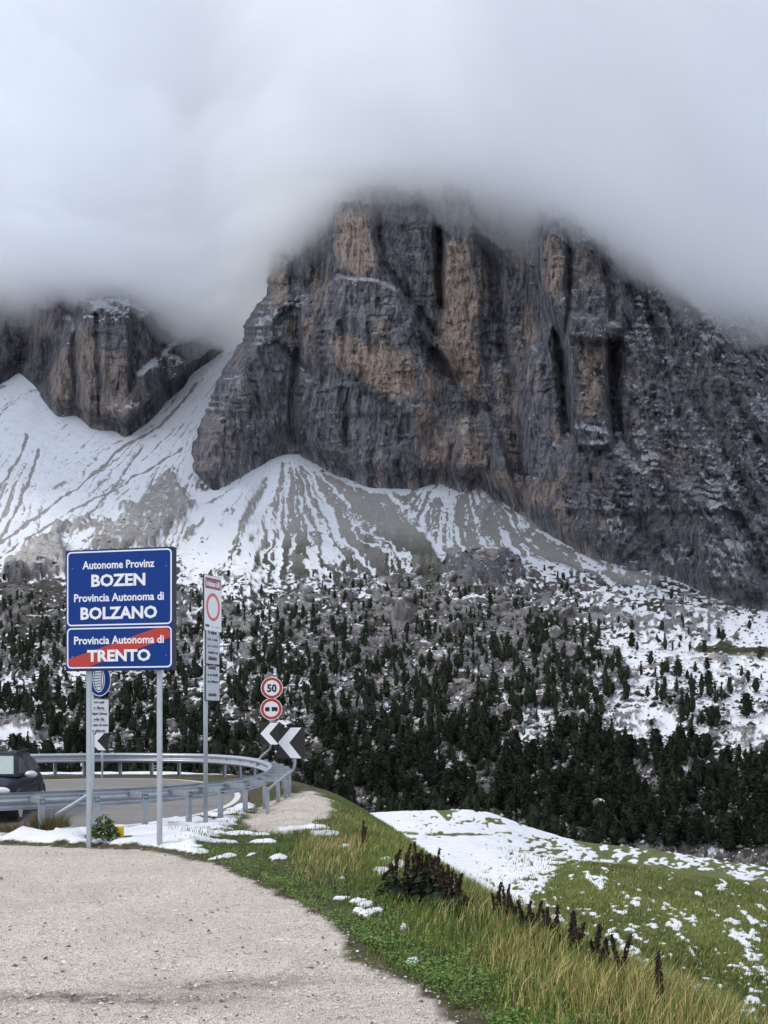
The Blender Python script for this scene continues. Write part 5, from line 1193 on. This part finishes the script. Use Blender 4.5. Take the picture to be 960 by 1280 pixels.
def place_boulder(px, py, rp, sq, label, group, i):
    p = hill_at(px, py); r = rp / F * p[1]
    o = bpy.data.objects.new('boulder', BM[i % 9]); COL.objects.link(o); o.location = (p[0], p[1], p[2] - r * .12); o.scale = (r * random.uniform(.9, 1.35), r * random.uniform(.8, 1.1), r * sq); o.rotation_euler = (random.uniform(-.15, .15), random.uniform(-.15, .15), random.uniform(0, 6.28))
    tag(o, label, 'boulder', group)
for i, (px, py, rp, sq, lab) in enumerate(NAMED_B): place_boulder(px, py, rp, sq, lab, 'named boulders on the hillside' if 0 else 'boulders strewn over the hillside', i)
BOUND = [(395, 735), (470, 715), (600, 705), (700, 720), (750, 790), (720, 860), (640, 900), (380, 900), (375, 760)]
def where(px, py):
    if px < 100: a = 'left of the province sign posts' if py > 850 else 'behind the left half of the province sign'
    elif px < 200: a = 'seen between the two sign posts'
    elif px < 262: a = 'between the right sign post and the tall mast'
    elif px < 325: a = 'between the tall mast and the speed sign'
    elif px < 385: a = 'behind the speed sign and chevron boards'
    elif px < 440: a = 'right of the chevron boards'
    elif px < 500: a = 'above the left end of the snowy crest'
    elif px < 570: a = 'around the broad pale boulder'
    elif px < 640: a = 'above the top of the snowy knoll'
    elif px < 705: a = 'left of the large rounded boulder'
    elif px < 785: a = 'around the large rounded boulder'
    elif px < 850: a = 'below the snowy clearing'
    elif px < 905: a = 'below the grove right of the clearing'
    else: a = 'by the right edge of the picture'
    return a
def row(py): return 'high up, ' if py < 860 else 'halfway down, ' if py < 930 else 'below halfway, ' if py < 965 else 'low down, ' if py < 990 else 'near the foot, ' if py < 1015 else 'at the foot, ' if py < 1040 else 'lowest of all, '
rb = random.Random(9); nb_ = 0; tries = 0; _occ = []
while nb_ < 225 and tries < 20000:
    tries += 1
    px = rb.uniform(-20, 980); py = rb.uniform(712, 1040)
    inb = poly_sd(np.array([px]), np.array([py]), BOUND)[0] > 0
    pr = 1.0 if inb else (.13 if py > 800 and px < 800 else .05)
    if 390 > px > 60 and py > 940: continue
    if (px > 820 and py < 1000) or rb.random() > pr: continue
    r = rb.choice((5, 6, 7, 8, 10, 12, 15, 18)) * (1.0 if inb else .8)
    if any(abs(px - a) < (r + c) * .75 and abs(py - b) < (r + c) * .5 for a, b, c in _occ): continue
    _occ.append((px, py, r)); place_boulder(px, py, r, rb.uniform(.7, 1.1), ('big' if r > 11 else 'medium' if r > 6.5 else 'small') + ' grey boulder ' + ('uppermost, ' if py < 790 else row(py)) + where(px, py), 'boulders strewn over the hillside', nb_); nb_ += 1

def scattered():
    """loose rocks and low scrub on the hillside, too many and too small to tell apart"""
    rng = np.random.default_rng(77); o8 = np.array([[1, 0, 0], [0, 1, 0], [-1, 0, 0], [0, -1, 0], [.2, .1, 1], [0, 0, -.6]], float)
    F8 = np.array([[0, 1, 4], [1, 2, 4], [2, 3, 4], [3, 0, 4], [1, 0, 5], [2, 1, 5], [3, 2, 5], [0, 3, 5]])
    for nm, n, mat, cols in (('scattered_rocks', 13000, None, np.array([[.13, .128, .14], [.22, .21, .22], [.30, .275, .26], [.07, .07, .078]])), ('low_scrub', 9000, None, np.array([[.022, .030, .018], [.035, .042, .024], [.05, .05, .035], [.015, .02, .015]]))):
        px = rng.uniform(-60, 1020, n); py = 640 + 420 * rng.random(n) ** .9; bl = fbm(px / 26, py / 14, seed=78 + len(nm), oct=3)
        lim = np.interp(px, [0, 250, 400, 600, 700, 960], [700, 700, 715, 690, 700, 740]); prob = sstep(lim - 8, lim + 35, py) * (.25 + .75 * (bl > -.05)); prob = prob * np.where((px > 730) & (py < 880), .35, 1)
        prob = np.maximum(prob, .25 * (py > 655) * (px > 100) * (px < 260))
        for c_ in CLEAR: prob = np.where(poly_sd(px, py, c_) > 0, .04, prob)
        k = rng.random(n) < prob; px, py = px[k], py[k]; n = len(px); P0 = np.array([hill_at(a, b) for a, b in zip(px, py)])
        r = (rng.exponential(.55, n) + .55) * (1 if nm[0] == 's' else 1.15); r = np.minimum(r, 2.6); jit = rng.uniform(.55, 1.35, (n, 6, 1)); a = rng.uniform(0, 6.28, n); ca, sa = np.cos(a)[:, None], np.sin(a)[:, None]
        V = o8[None] * jit * r[:, None, None] * np.array([1.25, 1, .85]); V = np.stack([V[..., 0] * ca - V[..., 1] * sa, V[..., 0] * sa + V[..., 1] * ca, V[..., 2]], -1) + P0[:, None] + [0, 0, .2]
        Fc = (np.arange(n)[:, None, None] * 6 + F8[None]).reshape(-1, 3); C = cols[rng.integers(0, 4, n)] * rng.uniform(.7, 1.2, (n, 1)); C = np.repeat(C, 6, 0)
        if nm[0] == 's': top_ = np.zeros((n, 6), bool); top_[:, 4] = rng.random(n) < .5; C[top_.ravel()] = [.7, .73, .78]
        me = np_mesh(nm, V.reshape(-1, 3), Fc, {'col': ('FLOAT_COLOR', np.concatenate([C, np.ones((len(C), 1))], 1))}); link(nm, me, GRASSM)['kind'] = 'stuff'
CLEAR = [[(768, 893), (785, 885), (815, 890), (842, 893), (846, 915), (835, 930), (815, 940), (800, 930), (775, 912)], [(905, 890), (940, 895), (1000, 925), (1000, 950), (940, 945), (915, 930)], [(0, 905), (20, 902), (42, 912), (45, 930), (0, 930), (-30, 925)], [(42, 935), (60, 922), (85, 930), (60, 948), (30, 950)], [(850, 955), (890, 950), (880, 965), (855, 968)]]
scattered()
NEEDLE = NT('pine_needles'); _n = NEEDLE.noise(NEEDLE.coord(), 1.1, 3, .6); _oi = NEEDLE.n('ObjectInfo')
_g = NEEDLE.ramp(_n, (.3, (.012, .018, .013)), (.6, (.026, .036, .022)), (.8, (.042, .052, .030)))
NEEDLE = NEEDLE.done(_g, .85, None, .1); BARK = plain('pine_bark', (.07, .05, .04), .9, .1)
def crown(rng, n, kind):
    """tufts of needles through the volume of a crown of height 1"""
    t = rng.uniform(0, 1, n) ** .85
    if kind == 0: rad = .24 * (1 - t) ** .55 * (.75 + .5 * t) + .015            # rounded stone pine
    elif kind == 1: rad = .23 * (1 - t) ** .85 + .012                            # spruce spire
    else: rad = .20 * np.sqrt(np.clip(1 - (2 * t - .9) ** 2 * .8, .05, 1)) * (t < .98) + .01
    a = rng.uniform(0, 2 * np.pi, n); lob = 1 + .34 * np.sin(a * 3 + t * 9 + rng.uniform(0, 6)) + .15 * rng.normal(size=n)
    rr = rad * lob * np.sqrt(rng.uniform(.25, 1, n)); C = np.stack([rr * np.cos(a), rr * np.sin(a), .10 + .90 * t], 1)
    d = np.stack([np.cos(a), np.sin(a), rng.uniform(-.5, .4, n)], 1) + rng.normal(size=(n, 3)) * .45; d /= np.linalg.norm(d, axis=1)[:, None]
    s = np.cross(d, rng.normal(size=(n, 3))); s /= np.linalg.norm(s, axis=1)[:, None]
    return C, d, s
def core(rng, kind, nr, ns):
    t = np.linspace(0.02, .97, nr)
    rad = (.24 * (1 - t) ** .55 * (.75 + .5 * t), .23 * (1 - t) ** .85, .20 * np.sqrt(np.clip(1 - (2 * t - .9) ** 2 * .8, .05, 1)))[kind] * .72; rad[0] *= .3
    a = np.arange(ns) / ns * 2 * np.pi; rr = rad[:, None] * rng.uniform(.6, 1.3, (nr, ns)); z = (.10 + .9 * t)[:, None] + rng.uniform(-.03, .03, (nr, ns))
    V = np.stack([rr * np.cos(a), rr * np.sin(a), z], -1).reshape(-1, 3); F_ = []
    for i in range(nr - 1):
        for j in range(ns):
            k = (j + 1) % ns; F_ += [(i * ns + j, i * ns + k, (i + 1) * ns + k), (i * ns + j, (i + 1) * ns + k, (i + 1) * ns + j)]
    return V, np.array(F_)
def tree_meshes(seed, kind, n=460, size=.040):
    rng = np.random.default_rng(seed); C, d, s = crown(rng, n, kind); L = size * rng.uniform(.7, 1.5, (n, 1)); u = np.cross(d, s)
    V = np.stack([C - d * L * .5, C + s * L * .55, C + d * L, C - s * L * .55, C + u * L * .5 + d * L * .3], 1).reshape(-1, 3); i = np.arange(n)[:, None] * 5
    Fc = np.concatenate([i + [0, 1, 2], i + [0, 2, 3], i + [0, 4, 2]]); Vc, Fk = core(rng, kind, 9, 9); Fc = np.concatenate([Fc, Fk + len(V)]); V = np.concatenate([V, Vc]); me = np_mesh('crown', V, Fc); me.materials.append(NEEDLE)
    bm = bmesh.new(); add_tube(bm, [(0, 0, -.06), (.005, 0, .2), (-.004, .004, .55), (0, 0, .9)], [.022, .018, .011, .003], 7)
    for k in range(7):
        a = k * 2.4; z = .16 + k * .1; r = .14 * (1 - z * .7); add_tube(bm, [(0, 0, z), (r * .6 * math.cos(a), r * .6 * math.sin(a), z + .02), (r * math.cos(a), r * math.sin(a), z + .05)], [.007, .005, .002], 5)
    tm = bpy.data.meshes.new('trunk'); bm.to_mesh(tm); bm.free(); tm.materials.append(BARK); return me, tm
TM = [tree_meshes(700 + i, (0, 0, 1, 2, 0, 1, 2, 0)[i]) for i in range(8)]
DX = [-60, 0, 80, 160, 240, 320, 400, 480, 560, 640, 720, 780, 840, 900, 960, 1020]
DT = [(700, [.02] * 16), (735, [.2, .2, .2, .15, .06, .06, .25, .25, .3, .4, .12, .03, .03, .02, .02, .02]), (765, [.7, .7, .6, .5, .4, .55, .55, .45, .4, .55, .5, .12, .06, .05, .04, .03]),
      (800, [1.1, 1.1, 1.1, 1, 1, 1, .9, .7, .55, .9, .95, .35, .2, .08, .05, .04]), (840, [1.3, 1.3, 1.3, 1.3, 1.3, 1.3, 1.1, .8, .9, 1.2, 1.3, .6, .3, .15, .06, .05]), (880, [1.3, 1.3, 1.3, 1.3, 1.3, 1.3, 1.2, 1.1, 1.3, 1.3, 1.3, .9, 1.0, .9, .2, .2]),
      (912, [.3, .5, .8, 1, 1, 1, 1, 1, 1, 1, .9, .35, .5, .9, .5, .3]), (950, [.6, .7, 1, 1, 1, 1, .9, .8, .85, .9, 1.1, 1.1, 1.1, 1.2, 1.2, 1.2]), (1000, [.95] * 16), (1090, [.95] * 16)]
def tdens(px, py):
    ys = [r[0] for r in DT]; k = max(0, min(len(ys) - 2, int(np.searchsorted(ys, py)) - 1)); f = min(1, max(0, (py - ys[k]) / (ys[k + 1] - ys[k])))
    return np.interp(px, DX, DT[k][1]) * (1 - f) + np.interp(px, DX, DT[k + 1][1]) * f
CLEAR = [[(768, 893), (785, 885), (815, 890), (842, 893), (846, 915), (835, 930), (815, 940), (800, 930), (775, 912)], [(905, 890), (940, 895), (1000, 925), (1000, 950), (940, 945), (915, 930)], [(0, 905), (20, 902), (42, 912), (45, 930), (0, 930), (-30, 925)], [(42, 935), (60, 922), (85, 930), (60, 948), (30, 950)], [(850, 955), (890, 950), (880, 965), (855, 968)]]
rt = random.Random(21); spots = []
NAMED_T = [(788, 944, 33, 'broad dark pine at the lower left edge of the snowy clearing'), (821, 940, 34, 'round topped pine standing in front of the snowy clearing'), (834, 948, 24, 'smaller pine at the lower right of the snowy clearing'), (886, 872, 24, 'pine at the top of the dark grove right of the clearing'), (935, 900, 32, 'broad pine alone at the right end of the grove, against open snow'),
           (899, 795, 15, 'small lone pine near the green strip on the right slope'), (815, 936 - 29, 9, 'tiny pine alone in the middle of the snowy clearing'), (884, 842, 17, 'pine beside the pale path on the right slope'), (614, 752, 14, 'single pine at the top of the rock field'), (790, 812, 20, 'dark pine above the pale path, left part')]
tries = 0
while len(spots) < 3500 and tries < 60000:
    tries += 1; px = rt.uniform(-60, 1020); py = 700 + 362 * rt.random() ** .95
    q = tdens(px, py) * (.28 + 1.15 * (vnoise(np.array([px / 24]), np.array([py / 15]), seed=77)[0] > -.1))
    if rt.random() > q * .72: continue
    a_, b_ = np.array([px]), np.array([py])
    if any(poly_sd(a_, b_, c)[0] > -3 for c in CLEAR): continue
    if any(abs(px - a) < c * .6 and 0 < py - b < 0.0 for a, b, c in _occ): continue
    spots.append((px, py, rt.uniform(.48, 1.18) * np.interp(py, [700, 760, 850, 1000], [6.0, 8.0, 9.3, 9.3])))
# those that show largest become single trees: near, in the frame, and above the crests that hide the valley floor
CREST = lambda px: np.interp(px, [0, 230, 330, 400, 430, 470, 560, 600, 700, 800, 960], [950, 945, 950, 985, 1008, 1012, 1005, 1004, 1040, 1052, 1072])
def showing(s):
    px, py, h = s; D = prof(py); hp = h / D * F
    if px < 3 or px > 957: return 0
    vis = min(hp, CREST(px) - (py - hp)); return vis if vis > 0 else 0
order = sorted(range(len(spots)), key=lambda i: -showing(spots[i])); single = set(order[:290])
def place_tree(px, py, h, label, i):
    p = hill_at(px, py); c_, t_ = TM[i % 8]; e = bpy.data.objects.new('pine_tree', None); COL.objects.link(e); e.location = (p[0], p[1], p[2] - .3); w_ = rt.uniform(.8, 1.75); e.scale = (h * w_, h * w_, h); e.rotation_euler = (0, 0, rt.uniform(0, 6.28)); e.empty_display_size = .1
    tag(e, label, 'tree', 'pines on the hillside')
    for nm, me in (('crown', c_), ('trunk', t_)):
        o = bpy.data.objects.new(nm, me); COL.objects.link(o); o.parent = e
for k, i in enumerate(single):
    px, py, h = spots[i]; place_tree(px, py, h, ('tall' if h > 8.8 else 'middling' if h > 7.3 else 'short') + ' dark pine ' + row(py) + where(px, py), k)
for k, (px, py, hp, lab) in enumerate(NAMED_T): place_tree(px, py, hp / F * prof(py), lab, k)
rest = [spots[i] for i in range(len(spots)) if i not in single]
def forest():
    rng = np.random.default_rng(8); VV = []; nT = 46
    P0 = np.array([hill_at(a, b) for a, b, c in rest]); H = np.array([c for a, b, c in rest]); 
    for kind in range(3):
        idx = np.arange(kind, len(rest), 3); 
        for v in range(6):
            sel = idx[v::6]; C, d, s = crown(rng, nT, kind); L = .075 * rng.uniform(.7, 1.4, (nT, 1))
            T = np.stack([C - d * L * .5 - s * L * .45, C + s * L * .5 - d * L * .2, C + d * L], 1).reshape(-1, 3); T2 = np.stack([C - d * L * .4, C + np.cross(d, s) * L * .5, C + d * L * .8], 1).reshape(-1, 3); Vc, Fk = core(rng, kind, 5, 5); T = np.concatenate([T, T2, Vc[Fk.ravel()]])
            h = H[sel][:, None]; w_ = rng.uniform(.8, 1.7, (len(sel), 1)) * h; a = rng.uniform(0, 6.28, (len(sel), 1))
            x = (T[None, :, 0] * np.cos(a) - T[None, :, 1] * np.sin(a)) * w_; y = (T[None, :, 0] * np.sin(a) + T[None, :, 1] * np.cos(a)) * w_; z = T[None, :, 2] * h
            VV.append((np.stack([x, y, z], -1) + P0[sel][:, None]).reshape(-1, 3))
    V = np.concatenate(VV); o = link('forest', np_mesh('forest', V, np.arange(len(V)).reshape(-1, 3)), NEEDLE); o['kind'] = 'stuff'; print('forest tris', len(V) // 3, 'trees', len(spots))
forest()
print('TRIS', sum(len(me.loop_triangles) or sum(1 for _ in ()) for me in bpy.data.meshes), sum(len(me.loops) - 2 * len(me.polygons) for me in bpy.data.meshes))
